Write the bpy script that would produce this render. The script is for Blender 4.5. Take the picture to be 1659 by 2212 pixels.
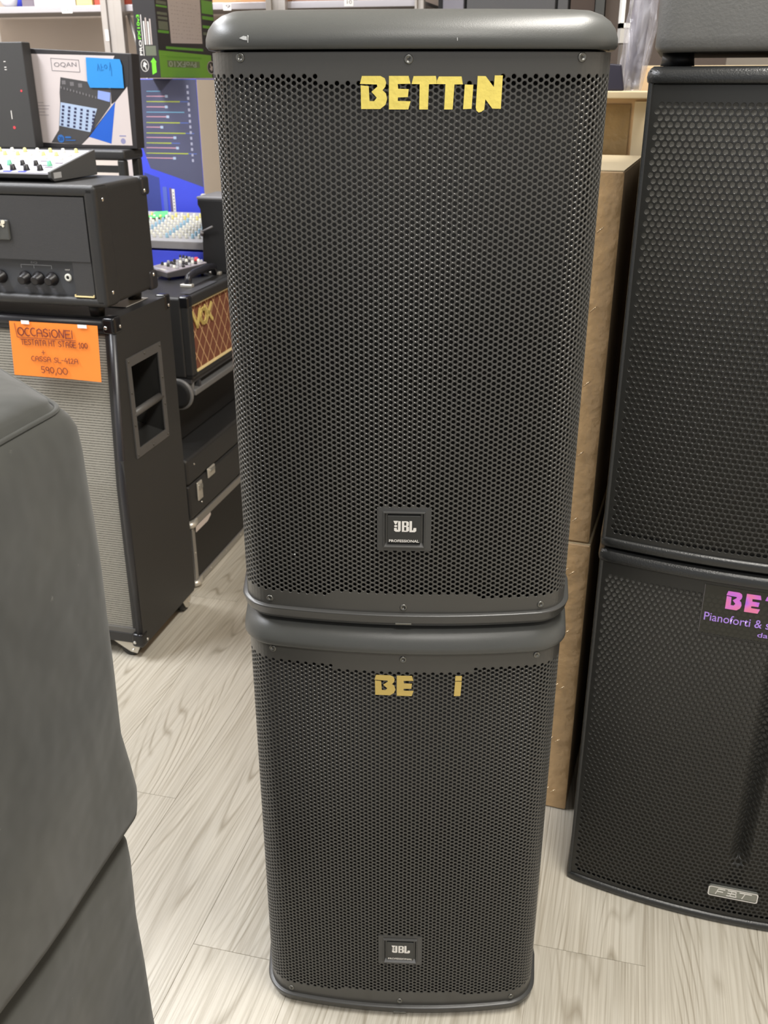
import bpy, math, random
from math import sin, cos, pi, radians, sqrt, atan2
from mathutils import Vector, Matrix
random.seed(7)
for o in list(bpy.data.objects): bpy.data.objects.remove(o)
SC = bpy.context.scene
COL = SC.collection

# ------------------------------------------------------------------ camera
cd = bpy.data.cameras.new('camera'); cam = bpy.data.objects.new('camera', cd); COL.objects.link(cam)
cam.location = (0, 0, 1.364)
cam.rotation_euler = (radians(90-24.1), 0, 0)
cd.sensor_fit = 'HORIZONTAL'; cd.sensor_width = 36.0; cd.lens = 36.0*2080/1659
cd.clip_start = 0.02
cd.dof.use_dof = True; cd.dof.focus_distance = 1.12; cd.dof.aperture_fstop = 18.0
SC.camera = cam
# ------------------------------------------------------------------ world, lights, exposure
W = bpy.data.worlds.new('room_ambient'); SC.world = W; W.use_nodes = True
W.node_tree.nodes['Background'].inputs[0].default_value = (0.92, 0.94, 1.0, 1)
W.node_tree.nodes['Background'].inputs[1].default_value = 0.32
YAW = radians(14.0)
def wxy(r, d): return (r*cos(YAW)+d*sin(YAW), -r*sin(YAW)+d*cos(YAW))
def lamp(name, r, d, z, sx, sy, power, col=(1, 1, 1), tilt=(0, 0)):
    L = bpy.data.lights.new(name, 'AREA'); L.shape = 'RECTANGLE'; L.size = sx; L.size_y = sy
    L.energy = power; L.color = col
    o = bpy.data.objects.new(name, L); COL.objects.link(o)
    x, y = wxy(r, d); o.location = (x, y, z); o.rotation_euler = (tilt[0], tilt[1], -YAW)
    return o
lamp('ceiling_light_right', 0.42, 1.10, 2.95, 0.3, 1.5, 52, (1.0, 0.96, 0.89))
lamp('ceiling_light_left', -2.45, 1.05, 2.95, 0.3, 1.5, 62, (0.93, 0.95, 1.0))
lamp('ceiling_light_shelf', -2.3, 2.9, 2.95, 0.3, 1.2, 36, (0.98, 0.98, 1.0))
lamp('ceiling_light_behind', 0.36, -0.75, 2.95, 0.6, 0.3, 24, (1.0, 0.97, 0.92))
VS = SC.view_settings
VS.view_transform = 'Standard'; VS.look = 'None'; VS.exposure = 0.74; VS.gamma = 1.0; VS.use_curve_mapping = False

# ------------------------------------------------------------------ materials
def s2l(c):
    return tuple(((v/255)/12.92 if v/255 <= 0.04045 else ((v/255+0.055)/1.055)**2.4) for v in c)+(1.0,)
MATS = {}
def mat(name, rgb, rough=0.6, metal=0.0, noise=0.0, nscale=40, bump=0.0, bscale=200, spec=0.5, bdist=0.001, sheen=0):
    if name in MATS: return MATS[name]
    m = bpy.data.materials.new(name); m.use_nodes = True; nt = m.node_tree; N = nt.nodes; Lk = nt.links
    b = N['Principled BSDF']; c = s2l(rgb)
    b.inputs['Roughness'].default_value = rough; b.inputs['Metallic'].default_value = metal
    b.inputs['Specular IOR Level'].default_value = spec
    if sheen: b.inputs['Sheen Weight'].default_value = sheen; b.inputs['Sheen Roughness'].default_value = 0.6
    tc = N.new('ShaderNodeTexCoord')
    nz = N.new('ShaderNodeTexNoise'); nz.inputs['Scale'].default_value = nscale; nz.inputs['Detail'].default_value = 5
    Lk.new(tc.outputs['Object'], nz.inputs['Vector'])
    mx = N.new('ShaderNodeMix'); mx.data_type = 'RGBA'
    k = max(noise, 0.03)
    mx.inputs[6].default_value = tuple(v*(1-k) for v in c[:3])+(1,)
    mx.inputs[7].default_value = tuple(min(1, v*(1+k)) for v in c[:3])+(1,)
    Lk.new(nz.outputs['Fac'], mx.inputs[0]); Lk.new(mx.outputs[2], b.inputs['Base Color'])
    if bump:
        n2 = N.new('ShaderNodeTexNoise'); n2.inputs['Scale'].default_value = bscale; n2.inputs['Detail'].default_value = 3
        Lk.new(tc.outputs['Object'], n2.inputs['Vector'])
        bp = N.new('ShaderNodeBump'); bp.inputs['Strength'].default_value = bump; bp.inputs['Distance'].default_value = bdist
        Lk.new(n2.outputs['Fac'], bp.inputs['Height']); Lk.new(bp.outputs['Normal'], b.inputs['Normal'])
    MATS[name] = m
    return m
def nodes_of(m): return m.node_tree.nodes, m.node_tree.links, m.node_tree.nodes['Principled BSDF']

black_plastic = mat('black_plastic', (75, 76, 74), 0.38, 0, 0.06, 30, 0.25, 900, bdist=0.0004)
rim_plastic = mat('rim_plastic', (66, 66, 65), 0.30, 0, 0.05, 30, 0.15, 900, bdist=0.0003)
grille_paint = mat('grille_paint', (71, 70, 67), 0.28, 0.0, 0.05, 30, 0.12, 1200, bdist=0.0003)
foam = mat('black_foam', (20, 19, 18), 0.9, 0, 0.3, 300)
fbt_paint = mat('textured_black_paint', (44, 45, 45), 0.3, 0, 0.08, 60, 0.5, 420, bdist=0.0008)
fbt_grille = mat('black_grille_paint', (38, 38, 36), 0.42, 0, 0.05)
fbt_foam = mat('grey_foam', (92, 90, 84), 0.8, 0, 0.3, 200)
tolex = mat('black_tolex', (40, 40, 40), 0.42, 0, 0.1, 60, 0.7, 650, bdist=0.0008)
tolex_gloss = mat('black_piping_vinyl', (38, 38, 42), 0.36, 0, 0.05)
corner_mat = mat('black_corner_plastic', (22, 22, 24), 0.22)
chrome = mat('chrome', (225, 225, 222), 0.18, 1.0)
nickel = mat('brushed_nickel', (204, 200, 190), 0.34, 0.6)
steel = mat('galvanised_steel', (188, 182, 176), 0.42, 0.55, 0.06, 20)
steel_rail = mat('shelf_rail_steel', (196, 192, 196), 0.35, 0.4)
screw_mat = mat('screw_steel', (120, 120, 116), 0.35, 0.9)
black_hole = mat('black_recess', (8, 8, 8), 0.7)
white_paint = mat('white_print', (236, 233, 228), 0.5)
grey_print = mat('grey_print', (112, 108, 112), 0.6)
gold_tape = mat('gold_tape', (240, 220, 112), 0.42, 0.25, 0.10, 60, 0.5, 160, bdist=0.0012)
dull_gold_tape = mat('dull_gold_tape', (208, 182, 104), 0.48, 0.15, 0.08, 60, 0.3, 160, bdist=0.001)
aluminium = mat('aluminium', (178, 176, 172), 0.38, 0.8, 0.06, 30)
cardboard = mat('cardboard', (206, 176, 136), 0.75, 0, 0.10, 14, 0.2, 60, bdist=0.002)
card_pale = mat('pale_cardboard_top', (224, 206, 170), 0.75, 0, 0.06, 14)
tape_mat = mat('brown_packing_tape', (204, 170, 126), 0.25, 0, 0.10, 25, 0.8, 45, bdist=0.004)
staple_mat = mat('staple_metal', (236, 214, 178), 0.25, 0.8)
orange_paper = mat('orange_paper', (255, 142, 52), 0.6, 0, 0.04, 15, 0.15, 8, bdist=0.01)
marker = mat('brown_marker', (120, 52, 50), 0.7)
blue_note = mat('blue_note_paper', (40, 140, 214), 0.6)
blue_note_ink = mat('blue_note_ink', (30, 112, 184), 0.7)
green_note = mat('green_note_paper', (76, 232, 112), 0.6)
box_white = mat('white_carton', (206, 196, 194), 0.55, 0, 0.03, 10)
box_black = mat('black_carton', (42, 40, 42), 0.5, 0, 0.05, 10)
box_grey = mat('dark_grey_carton', (66, 65, 66), 0.5, 0, 0.05, 10)
royal = mat('royal_blue_print', (26, 92, 196), 0.5)
lilac_blue = mat('pale_blue_print', (168, 186, 212), 0.5)
knob_print = mat('navy_print', (46, 50, 84), 0.5)
lcd_print = mat('lcd_print', (138, 160, 222), 0.5)
violet_blue = mat('violet_blue_carton', (70, 84, 226), 0.45, 0, 0.12, 6)
slate = mat('slate_carton', (84, 86, 112), 0.45, 0, 0.10, 6)
green_card = mat('green_carton', (112, 164, 52), 0.5, 0, 0.04, 10)
lime = mat('lime_print', (120, 232, 50), 0.5)
mid_green = mat('mid_green_print', (96, 156, 50), 0.5)
beige_card = mat('beige_carton', (222, 210, 196), 0.7, 0, 0.04, 10)
spec_print = mat('pale_grey_print', (190, 178, 172), 0.5, 0, 0.04, 60)
grey_green = mat('grey_green_print', (104, 110, 92), 0.55)
red_card = mat('red_carton', (196, 84, 66), 0.6)
yellow_card = mat('pale_yellow_carton', (232, 208, 140), 0.6)
tan_card = mat('tan_carton', (208, 160, 116), 0.7)
mixer_silver = mat('mixer_panel_silver', (196, 196, 206), 0.35, 0.2)
mixer_grey = mat('mixer_side_grey', (74, 74, 74), 0.5)
mixer_white = mat('mixer_panel_grey', (160, 160, 164), 0.5)
knob_black = mat('knob_black', (26, 24, 26), 0.4)
knob_white = mat('knob_white', (228, 228, 218), 0.4)
knob_yellow = mat('knob_yellow', (224, 214, 140), 0.4)
knob_green = mat('knob_green', (120, 200, 160), 0.4)
knob_blue = mat('knob_blue', (150, 190, 214), 0.4)
knob_red = mat('knob_red', (220, 70, 80), 0.4)
wall_paint = mat('wall_paint', (196, 188, 178), 0.8, 0, 0.03, 4)
panel_metal = mat('shelf_back_panel', (208, 194, 182), 0.32, 0.1, 0.02, 4)
ceiling_paint = mat('ceiling_paint', (225, 223, 218), 0.9)
cab_dark = mat('dark_grey_cabinet', (84, 84, 86), 0.5, 0, 0.04, 6)
cab_brown = mat('dark_brown_panel', (70, 56, 48), 0.6, 0, 0.1, 8)
gold_metal = mat('gold_metal', (236, 214, 132), 0.3, 0.3)
gold_piping = mat('cream_gold_piping', (232, 214, 160), 0.45)
joint_mat = mat('floor_underlay', (168, 160, 146), 0.9)
rubber = mat('black_rubber', (24, 24, 24), 0.5)
dark_plastic = mat('dark_grey_plastic', (58, 58, 60), 0.42)
sage = mat('cab_back_shade', (40, 40, 38), 0.7)

# iridescent pink print
def irid():
    m = mat('iridescent_foil', (214, 120, 222), 0.3, 0.3)
    N, L, b = nodes_of(m)
    tc = N.new('ShaderNodeTexCoord'); nz = N.new('ShaderNodeTexNoise'); nz.inputs['Scale'].default_value = 34; nz.inputs['Detail'].default_value = 1
    cr = N.new('ShaderNodeValToRGB')
    e = cr.color_ramp.elements; e[0].position = .36; e[0].color = s2l((168, 120, 250)); e[1].position = .64; e[1].color = s2l((250, 140, 190))
    x = cr.color_ramp.elements.new(.5); x.color = s2l((236, 128, 244))
    L.new(tc.outputs['Object'], nz.inputs['Vector']); L.new(nz.outputs['Fac'], cr.inputs[0]); L.new(cr.outputs[0], b.inputs['Base Color'])
    return m
foil = irid()
sticker_film = mat('clear_sticker_film', (50, 50, 44), 0.25)
nodes_of(sticker_film)[2].inputs['Alpha'].default_value = 0.72

def fabric():
    m = mat('padded_cover_fabric', (84, 86, 80), 0.9, 0, 0.1, 12, sheen=0.12)
    N, L, b = nodes_of(m)
    tc = N.new('ShaderNodeTexCoord')
    n1 = N.new('ShaderNodeTexNoise'); n1.inputs['Scale'].default_value = 5.0; n1.inputs['Detail'].default_value = 4
    n2 = N.new('ShaderNodeTexNoise'); n2.inputs['Scale'].default_value = 55.0; n2.inputs['Detail'].default_value = 4; n2.inputs['Roughness'].default_value = .7
    cr = N.new('ShaderNodeValToRGB'); e = cr.color_ramp.elements
    e[0].position = .3; e[0].color = s2l((38, 39, 35)); e[1].position = .70; e[1].color = s2l((64, 63, 57))
    mx = N.new('ShaderNodeMix'); mx.data_type = 'RGBA'; mx.inputs[7].default_value = s2l((120, 118, 112))
    st = N.new('ShaderNodeMapRange'); st.inputs[1].default_value = .70; st.inputs[2].default_value = .80; st.inputs[4].default_value = .7
    L.new(tc.outputs['Object'], n1.inputs['Vector']); L.new(tc.outputs['Object'], n2.inputs['Vector'])
    L.new(n1.outputs['Fac'], cr.inputs[0]); L.new(cr.outputs[0], mx.inputs[6]); L.new(n2.outputs['Fac'], st.inputs[0]); L.new(st.outputs[0], mx.inputs[0])
    L.new(mx.outputs[2], b.inputs['Base Color'])
    n3 = N.new('ShaderNodeTexNoise'); n3.inputs['Scale'].default_value = 7; n3.inputs['Detail'].default_value = 3
    L.new(tc.outputs['Object'], n3.inputs['Vector'])
    bp = N.new('ShaderNodeBump'); bp.inputs['Strength'].default_value = 0.8; bp.inputs['Distance'].default_value = 0.02
    L.new(n3.outputs['Fac'], bp.inputs['Height']); L.new(bp.outputs['Normal'], b.inputs['Normal'])
    return m
cover_fabric = fabric()

def wood():
    m = mat('oak_vinyl', (206, 198, 182), 0.32, 0, 0.02)
    N, L, b = nodes_of(m)
    def mth(op, a, c=None, k=None):
        n = N.new('ShaderNodeMath'); n.operation = op
        for i, v in enumerate((a, c, k)):
            if v is None: continue
            if isinstance(v, (int, float)): n.inputs[i].default_value = v
            else: L.new(v, n.inputs[i])
        return n.outputs[0]
    tc = N.new('ShaderNodeTexCoord'); oi = N.new('ShaderNodeObjectInfo')
    off = mth('MULTIPLY', oi.outputs['Random'], 37.0)
    cx = N.new('ShaderNodeCombineXYZ'); L.new(off, cx.inputs[0]); L.new(off, cx.inputs[1])
    ad = N.new('ShaderNodeVectorMath'); ad.operation = 'ADD'; L.new(tc.outputs['Object'], ad.inputs[0]); L.new(cx.outputs[0], ad.inputs[1])
    mp = N.new('ShaderNodeMapping'); mp.inputs['Scale'].default_value = (5.5, .62, 1); L.new(ad.outputs[0], mp.inputs[0])
    n1 = N.new('ShaderNodeTexNoise'); n1.inputs['Scale'].default_value = 1.35; n1.inputs['Detail'].default_value = 1.2; n1.inputs['Roughness'].default_value = .35
    L.new(mp.outputs[0], n1.inputs['Vector'])
    sx = N.new('ShaderNodeSeparateXYZ'); L.new(ad.outputs[0], sx.inputs[0])
    h = mth('ADD', mth('MULTIPLY', n1.outputs['Fac'], 26.0), mth('MULTIPLY', sx.outputs[0], 52.0))
    fr = mth('FRACT', h)
    tri = mth('ABSOLUTE', mth('SUBTRACT', fr, 0.5))            # 0..0.5
    line = N.new('ShaderNodeMapRange'); line.inputs[1].default_value = .30; line.inputs[2].default_value = .5; L.new(tri, line.inputs[0])
    # line strength varies from place to place
    n4 = N.new('ShaderNodeTexNoise'); n4.inputs['Scale'].default_value = 5; n4.inputs['Detail'].default_value = 2; L.new(mp.outputs[0], n4.inputs['Vector'])
    ls = N.new('ShaderNodeMapRange'); ls.inputs[1].default_value = .38; ls.inputs[2].default_value = .62; ls.inputs[4].default_value = .75; L.new(n4.outputs['Fac'], ls.inputs[0])
    ln = mth('MULTIPLY', line.outputs[0], ls.outputs[0])
    # fine streaks along the board
    mp2 = N.new('ShaderNodeMapping'); mp2.inputs['Scale'].default_value = (210, 2.2, 1); L.new(ad.outputs[0], mp2.inputs[0])
    n2 = N.new('ShaderNodeTexNoise'); n2.inputs['Scale'].default_value = 1.0; n2.inputs['Detail'].default_value = 4; n2.inputs['Roughness'].default_value = .65; L.new(mp2.outputs[0], n2.inputs['Vector'])
    st = N.new('ShaderNodeMapRange'); st.inputs[1].default_value = .42; st.inputs[2].default_value = .72; L.new(n2.outputs['Fac'], st.inputs[0])
    mp3 = N.new('ShaderNodeMapping'); mp3.inputs['Scale'].default_value = (30, .8, 1); L.new(ad.outputs[0], mp3.inputs[0])
    n3 = N.new('ShaderNodeTexNoise'); n3.inputs['Scale'].default_value = 1.0; n3.inputs['Detail'].default_value = 2; L.new(mp3.outputs[0], n3.inputs['Vector'])
    base = N.new('ShaderNodeMix'); base.data_type = 'RGBA'; base.inputs[6].default_value = s2l((190, 185, 173)); base.inputs[7].default_value = s2l((206, 200, 186))
    L.new(n3.outputs['Fac'], base.inputs[0])
    m1 = N.new('ShaderNodeMix'); m1.data_type = 'RGBA'; m1.inputs[7].default_value = s2l((160, 152, 136)); L.new(base.outputs[2], m1.inputs[6])
    L.new(mth('MULTIPLY', st.outputs[0], 0.85), m1.inputs[0])
    m2 = N.new('ShaderNodeMix'); m2.data_type = 'RGBA'; m2.inputs[7].default_value = s2l((142, 133, 116)); L.new(m1.outputs[2], m2.inputs[6])
    L.new(ln, m2.inputs[0])
    m3 = N.new('ShaderNodeMix'); m3.data_type = 'RGBA'; m3.blend_type = 'MULTIPLY'; m3.inputs[0].default_value = 1
    tone = N.new('ShaderNodeMapRange'); tone.inputs[3].default_value = .93; tone.inputs[4].default_value = 1.0; L.new(oi.outputs['Random'], tone.inputs[0])
    cc = N.new('ShaderNodeCombineXYZ'); [L.new(tone.outputs[0], cc.inputs[i]) for i in range(3)]
    L.new(m2.outputs[2], m3.inputs[6]); L.new(cc.outputs[0], m3.inputs[7])
    L.new(m3.outputs[2], b.inputs['Base Color'])
    bp = N.new('ShaderNodeBump'); bp.inputs['Strength'].default_value = .25; bp.inputs['Distance'].default_value = .0006; bp.invert = True
    L.new(mth('ADD', st.outputs[0], ln), bp.inputs['Height']); L.new(bp.outputs['Normal'], b.inputs['Normal'])
    return m
plank_mat = wood()

def stripe_cloth():   # salt and pepper grille cloth with fine horizontal ribs
    m = mat('salt_pepper_cloth', (150, 147, 138), 0.85)
    N, L, b = nodes_of(m)
    tc = N.new('ShaderNodeTexCoord')
    w = N.new('ShaderNodeTexWave'); w.wave_type = 'BANDS'; w.bands_direction = 'Z'; w.inputs['Scale'].default_value = 50; w.inputs['Distortion'].default_value = .8; w.inputs['Detail'].default_value = 2; w.inputs['Detail Scale'].default_value = 4
    n = N.new('ShaderNodeTexNoise'); n.inputs['Scale'].default_value = 420
    L.new(tc.outputs['Object'], w.inputs['Vector']); L.new(tc.outputs['Object'], n.inputs['Vector'])
    a = N.new('ShaderNodeMath'); a.operation = 'MULTIPLY_ADD'; a.inputs[1].default_value = .6; L.new(n.outputs['Fac'], a.inputs[0]); L.new(w.outputs['Fac'], a.inputs[2])
    cr = N.new('ShaderNodeValToRGB'); e = cr.color_ramp.elements
    e[0].position = .3; e[0].color = s2l((76, 74, 68)); e[1].position = .80; e[1].color = s2l((152, 149, 139))
    L.new(a.outputs[0], cr.inputs[0]); L.new(cr.outputs[0], b.inputs['Base Color'])
    return m
salt_cloth = stripe_cloth()

def diamond_cloth():
    m = mat('diamond_cloth', (110, 62, 44), 0.85)
    N, L, b = nodes_of(m)
    tc = N.new('ShaderNodeTexCoord'); s = N.new('ShaderNodeSeparateXYZ'); L.new(tc.outputs['Object'], s.inputs[0])
    def mth(op, a, c=None):
        n = N.new('ShaderNodeMath'); n.operation = op
        for i, v in enumerate((a, c)):
            if v is None: continue
            if isinstance(v, (int, float)): n.inputs[i].default_value = v
            else: L.new(v, n.inputs[i])
        return n.outputs[0]
    y = mth('MULTIPLY', s.outputs[1], 1/0.046); z = mth('MULTIPLY', s.outputs[2], 1/0.062)
    def ln(v):
        f = mth('ABSOLUTE', mth('SUBTRACT', mth('FRACT', v), 0.5))
        return mth('GREATER_THAN', f, 0.466)
    k = mth('MAXIMUM', ln(mth('ADD', y, z)), ln(mth('SUBTRACT', y, z)))
    nz = N.new('ShaderNodeTexNoise'); nz.inputs['Scale'].default_value = 500; L.new(tc.outputs['Object'], nz.inputs['Vector'])
    br = N.new('ShaderNodeMix'); br.data_type = 'RGBA'; br.inputs[6].default_value = s2l((88, 50, 36)); br.inputs[7].default_value = s2l((134, 80, 58)); L.new(nz.outputs['Fac'], br.inputs[0])
    mx = N.new('ShaderNodeMix'); mx.data_type = 'RGBA'; mx.inputs[7].default_value = s2l((212, 176, 128)); L.new(br.outputs[2], mx.inputs[6]); L.new(k, mx.inputs[0])
    L.new(mx.outputs[2], b.inputs['Base Color'])
    return m
vox_cloth = diamond_cloth()

def film():
    m = bpy.data.materials.new('clear_plastic_film'); m.use_nodes = True; N = m.node_tree.nodes; L = m.node_tree.links
    b = N['Principled BSDF']; b.inputs['Base Color'].default_value = s2l((226, 226, 238)); b.inputs['Roughness'].default_value = .12
    b.inputs['Specular IOR Level'].default_value = 1.0
    tc = N.new('ShaderNodeTexCoord'); mp = N.new('ShaderNodeMapping'); mp.inputs['Scale'].default_value = (30, 30, 8)
    nz = N.new('ShaderNodeTexNoise'); nz.inputs['Scale'].default_value = 1; nz.inputs['Detail'].default_value = 2; nz.inputs['Distortion'].default_value = 1.2
    L.new(tc.outputs['Object'], mp.inputs[0]); L.new(mp.outputs[0], nz.inputs['Vector'])
    bp = N.new('ShaderNodeBump'); bp.inputs['Strength'].default_value = 1; bp.inputs['Distance'].default_value = .02; L.new(nz.outputs['Fac'], bp.inputs['Height']); L.new(bp.outputs['Normal'], b.inputs['Normal'])
    mr = N.new('ShaderNodeMapRange'); mr.inputs[1].default_value = .4; mr.inputs[2].default_value = .65; mr.inputs[3].default_value = .12; mr.inputs[4].default_value = .62
    L.new(nz.outputs['Fac'], mr.inputs[0]); L.new(mr.outputs[0], b.inputs['Alpha'])
    MATS['clear_plastic_film'] = m
    return m
film_mat = film()

# ------------------------------------------------------------------ object helpers
BASE = {}
def root(name, r, d, z, label, cat, group=None, yaw=0.0, world=None):
    o = bpy.data.objects.new(name, None); COL.objects.link(o); o.empty_display_size = .05
    if world: o.location = world; o.rotation_euler = (0, 0, yaw); BASE[o.name] = (0, 0, 0)
    else:
        x, y = wxy(r, d); o.location = (x, y, z); o.rotation_euler = (0, 0, -YAW+yaw)
        BASE[o.name] = (0, 0, 0) if yaw else (r, d, z)
    o['label'] = label; o['category'] = cat
    if group: o['group'] = group
    return o
def base_of(p): return BASE.get(p.name, (0, 0, 0)) if p else (0, 0, 0)

class M:
    """collects simple shapes; build() links them as ONE mesh object"""
    def __init__(s): s.v = []; s.f = []; s.sm = []
    def add(s, vs, fs, smooth=False):
        k = len(s.v); s.v += [tuple(v) for v in vs]; s.f += [tuple(i+k for i in f) for f in fs]; s.sm += [smooth]*len(fs); return s
    def box(s, x0, x1, y0, y1, z0, z1):
        return s.add([(x0, y0, z0), (x1, y0, z0), (x1, y1, z0), (x0, y1, z0), (x0, y0, z1), (x1, y0, z1), (x1, y1, z1), (x0, y1, z1)],
                     [(3, 2, 1, 0), (4, 5, 6, 7), (0, 1, 5, 4), (1, 2, 6, 5), (2, 3, 7, 6), (3, 0, 4, 7)])
    def rings(s, rings, cap0=True, cap1=True, smooth=True, closed=True):
        n = len(rings[0]); vs = [p for R in rings for p in R]; fs = []
        for i in range(len(rings)-1):
            for j in range(n if closed else n-1):
                a = i*n+j; b = i*n+(j+1) % n
                fs.append((a, b, b+n, a+n))
        k = len(s.v); s.add(vs, fs, smooth)
        if cap0: s.f.append(tuple(k+j for j in reversed(range(n)))); s.sm.append(False)
        if cap1: s.f.append(tuple(k+(len(rings)-1)*n+j for j in range(n))); s.sm.append(False)
        return s
    def cyl(s, p0, p1, r0, r1=None, n=16, caps=True):
        r1 = r0 if r1 is None else r1
        a = Vector(p0); b = Vector(p1); w = (b-a).normalized(); u = w.orthogonal().normalized(); v = w.cross(u)
        R = [[a+(u*cos(2*pi*j/n)+v*sin(2*pi*j/n))*r0 for j in range(n)], [b+(u*cos(2*pi*j/n)+v*sin(2*pi*j/n))*r1 for j in range(n)]]
        return s.rings(R, caps, caps)
    def lathe(s, c, axis, prof, n=20):   # prof: (distance along axis, radius)
        a = Vector(c); w = Vector(axis).normalized(); u = w.orthogonal().normalized(); v = w.cross(u)
        R = [[a+w*t+(u*cos(2*pi*j/n)+v*sin(2*pi*j/n))*q for j in range(n)] for t, q in prof]
        return s.rings(R)
    def tube(s, pts, r, n=10):
        pts = [Vector(p) for p in pts]; R = []
        u = None
        for i, p in enumerate(pts):
            t = (pts[min(i+1, len(pts)-1)]-pts[max(i-1, 0)]).normalized()
            u = t.orthogonal().normalized() if u is None else (u-t*u.dot(t)).normalized()
            v = t.cross(u); R.append([p+(u*cos(2*pi*j/n)+v*sin(2*pi*j/n))*r for j in range(n)])
        return s.rings(R)
    def prism(s, poly, plane, a, b):
        """poly 2D extruded: plane 'xz' (a,b = y range) or 'yz' (a,b = x range) or 'xy' (a,b = z range)"""
        n = len(poly)
        if plane == 'xz': P = lambda p, t: (p[0], t, p[1])
        elif plane == 'yz': P = lambda p, t: (t, p[0], p[1])
        else: P = lambda p, t: (p[0], p[1], t)
        vs = [P(p, a) for p in poly]+[P(p, b) for p in poly]
        fs = [tuple(range(n)), tuple(n+i for i in reversed(range(n)))]+[(i, i+n, (i+1) % n+n, (i+1) % n) for i in range(n)]
        return s.add(vs, fs)
    def build(s, name, m, parent=None, bevel=0, seg=2, smooth=False, fixn=True):
        b = base_of(parent)
        me = bpy.data.meshes.new(name); me.from_pydata([(x-b[0], y-b[1], z-b[2]) for x, y, z in s.v], [], s.f); me.validate()
        if fixn:
            import bmesh
            bm = bmesh.new(); bm.from_mesh(me); bmesh.ops.recalc_face_normals(bm, faces=bm.faces); bm.to_mesh(me); bm.free()
        if len(me.polygons) == len(s.sm): me.polygons.foreach_set('use_smooth', [bool(q or smooth) for q in s.sm])
        me.materials.append(m)
        o = bpy.data.objects.new(name, me); COL.objects.link(o); o.parent = parent
        BASE[o.name] = b
        if bevel:
            w = o.modifiers.new('bevel', 'BEVEL'); w.width = bevel; w.segments = seg; w.limit_method = 'ANGLE'; w.angle_limit = radians(40)
            me.polygons.foreach_set('use_smooth', [True]*len(me.polygons))
            wn = o.modifiers.new('wn', 'WEIGHTED_NORMAL'); wn.keep_sharp = False
        return o
def top(o, label, cat, group=None):
    o['label'] = label; o['category'] = cat
    if group: o['group'] = group
    return o
def placed(o, r, d, z):
    """a one-mesh thing built in room coordinates: move its origin to (r,d,z)"""
    me = o.data; me.transform(Matrix.Translation((-r, -d, -z))); x, y = wxy(r, d)
    o.location = (x, y, z); o.rotation_euler = (0, 0, -YAW); BASE[o.name] = (r, d, z); return o
def copy_tree(o, parent=None):
    c = o.copy(); COL.objects.link(c); c.parent = parent
    for ch in list(o.children): copy_tree(ch, c)
    return c

def text(s, box, plane, at, parent, m, name='lettering', ext=.0004, slant=0.0, bold=0.0):
    """flat lettering fitted to box=(a0,z0,a1,z1); plane 'xz' faces -y at y=at, 'yz' faces +x at x=at, 'xy' faces up at z=at.
    'rot' variants: 'xzr' letters run upwards"""
    cu = bpy.data.curves.new('t', 'FONT'); cu.body = s; cu.extrude = 0; cu.offset = bold; cu.resolution_u = 3
    if slant: cu.shear = slant
    t = bpy.data.objects.new('t', cu); COL.objects.link(t)
    dg = bpy.context.evaluated_depsgraph_get(); me = bpy.data.meshes.new_from_object(t.evaluated_get(dg))
    bpy.data.objects.remove(t)
    xs = [v.co.x for v in me.vertices]; ys = [v.co.y for v in me.vertices]
    x0, x1, y0, y1 = min(xs), max(xs), min(ys), max(ys); b = base_of(parent)
    a0, z0, a1, z1 = box
    for v in me.vertices:
        p = (v.co.x-x0)/(x1-x0); q = (v.co.y-y0)/(y1-y0)
        if plane == 'xz': w = (a0+(a1-a0)*p, at-ext, z0+(z1-z0)*q)
        elif plane == 'xzu': w = (a0+(a1-a0)*(1-q), at-ext, z0+(z1-z0)*p)       # reads upwards
        elif plane == 'xzd': w = (a0+(a1-a0)*q, at-ext, z1-(z1-z0)*p)           # reads downwards
        elif plane == 'xzf': w = (a1-(a1-a0)*p, at-ext, z1-(z1-z0)*q)           # upside down
        elif plane == 'yz': w = (at+ext, a0+(a1-a0)*p, z0+(z1-z0)*q)
        elif plane == 'yzf': w = (at+ext, a1-(a1-a0)*p, z1-(z1-z0)*q)
        v.co = (w[0]-b[0], w[1]-b[1], w[2]-b[2])
    me.materials.clear(); me.materials.append(m); me.name = name
    o = bpy.data.objects.new(name, me); COL.objects.link(o); o.parent = parent; BASE[o.name] = b
    return o
def decal(name, poly, plane, at, parent, m, off=.0003):
    q = M()
    if plane == 'xz': q.prism(poly, 'xz', at-off, at)
    else: q.prism(poly, 'yz', at, at+off)
    return q.build(name, m, parent)
def rect(a0, z0, a1, z1): return [(a0, z0), (a1, z0), (a1, z1), (a0, z1)]
def screws(pts, axis, r, parent, m, name='screw'):
    for p in pts:
        a = Vector(axis)
        M().lathe(p, axis, [(-.001, r), (.0008, r), (.0016, r*.7), (.0010, r*.35)], 12).build(name, m, parent)

# ------------------------------------------------------------------ setting
RX0, RX1, DY0, DY1 = -3.3, 2.3, -1.7, 4.5
fl = M().box(RX0, RX1, DY0, DY1, -.08, -.0012).build('floor', joint_mat); placed(fl, 0, 0, 0); fl['kind'] = 'structure'; BASE[fl.name] = (0, 0, 0)
PW, PL = 0.190, 1.285
pm = M()
pm.add([(-PW/2+.0001, -PL/2+.0001, -.003), (PW/2-.0001, -PL/2+.0001, -.003), (PW/2-.0001, PL/2-.0001, -.003), (-PW/2+.0001, PL/2-.0001, -.003),
        (-PW/2+.0005, -PL/2+.0005, 0), (PW/2-.0005, -PL/2+.0005, 0), (PW/2-.0005, PL/2-.0005, 0), (-PW/2+.0005, PL/2-.0005, 0)],
       [(4, 5, 6, 7), (0, 1, 5, 4), (1, 2, 6, 5), (2, 3, 7, 6), (3, 0, 4, 7)])
p0 = pm.build('plank', plank_mat, fl)
first = True
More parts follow.
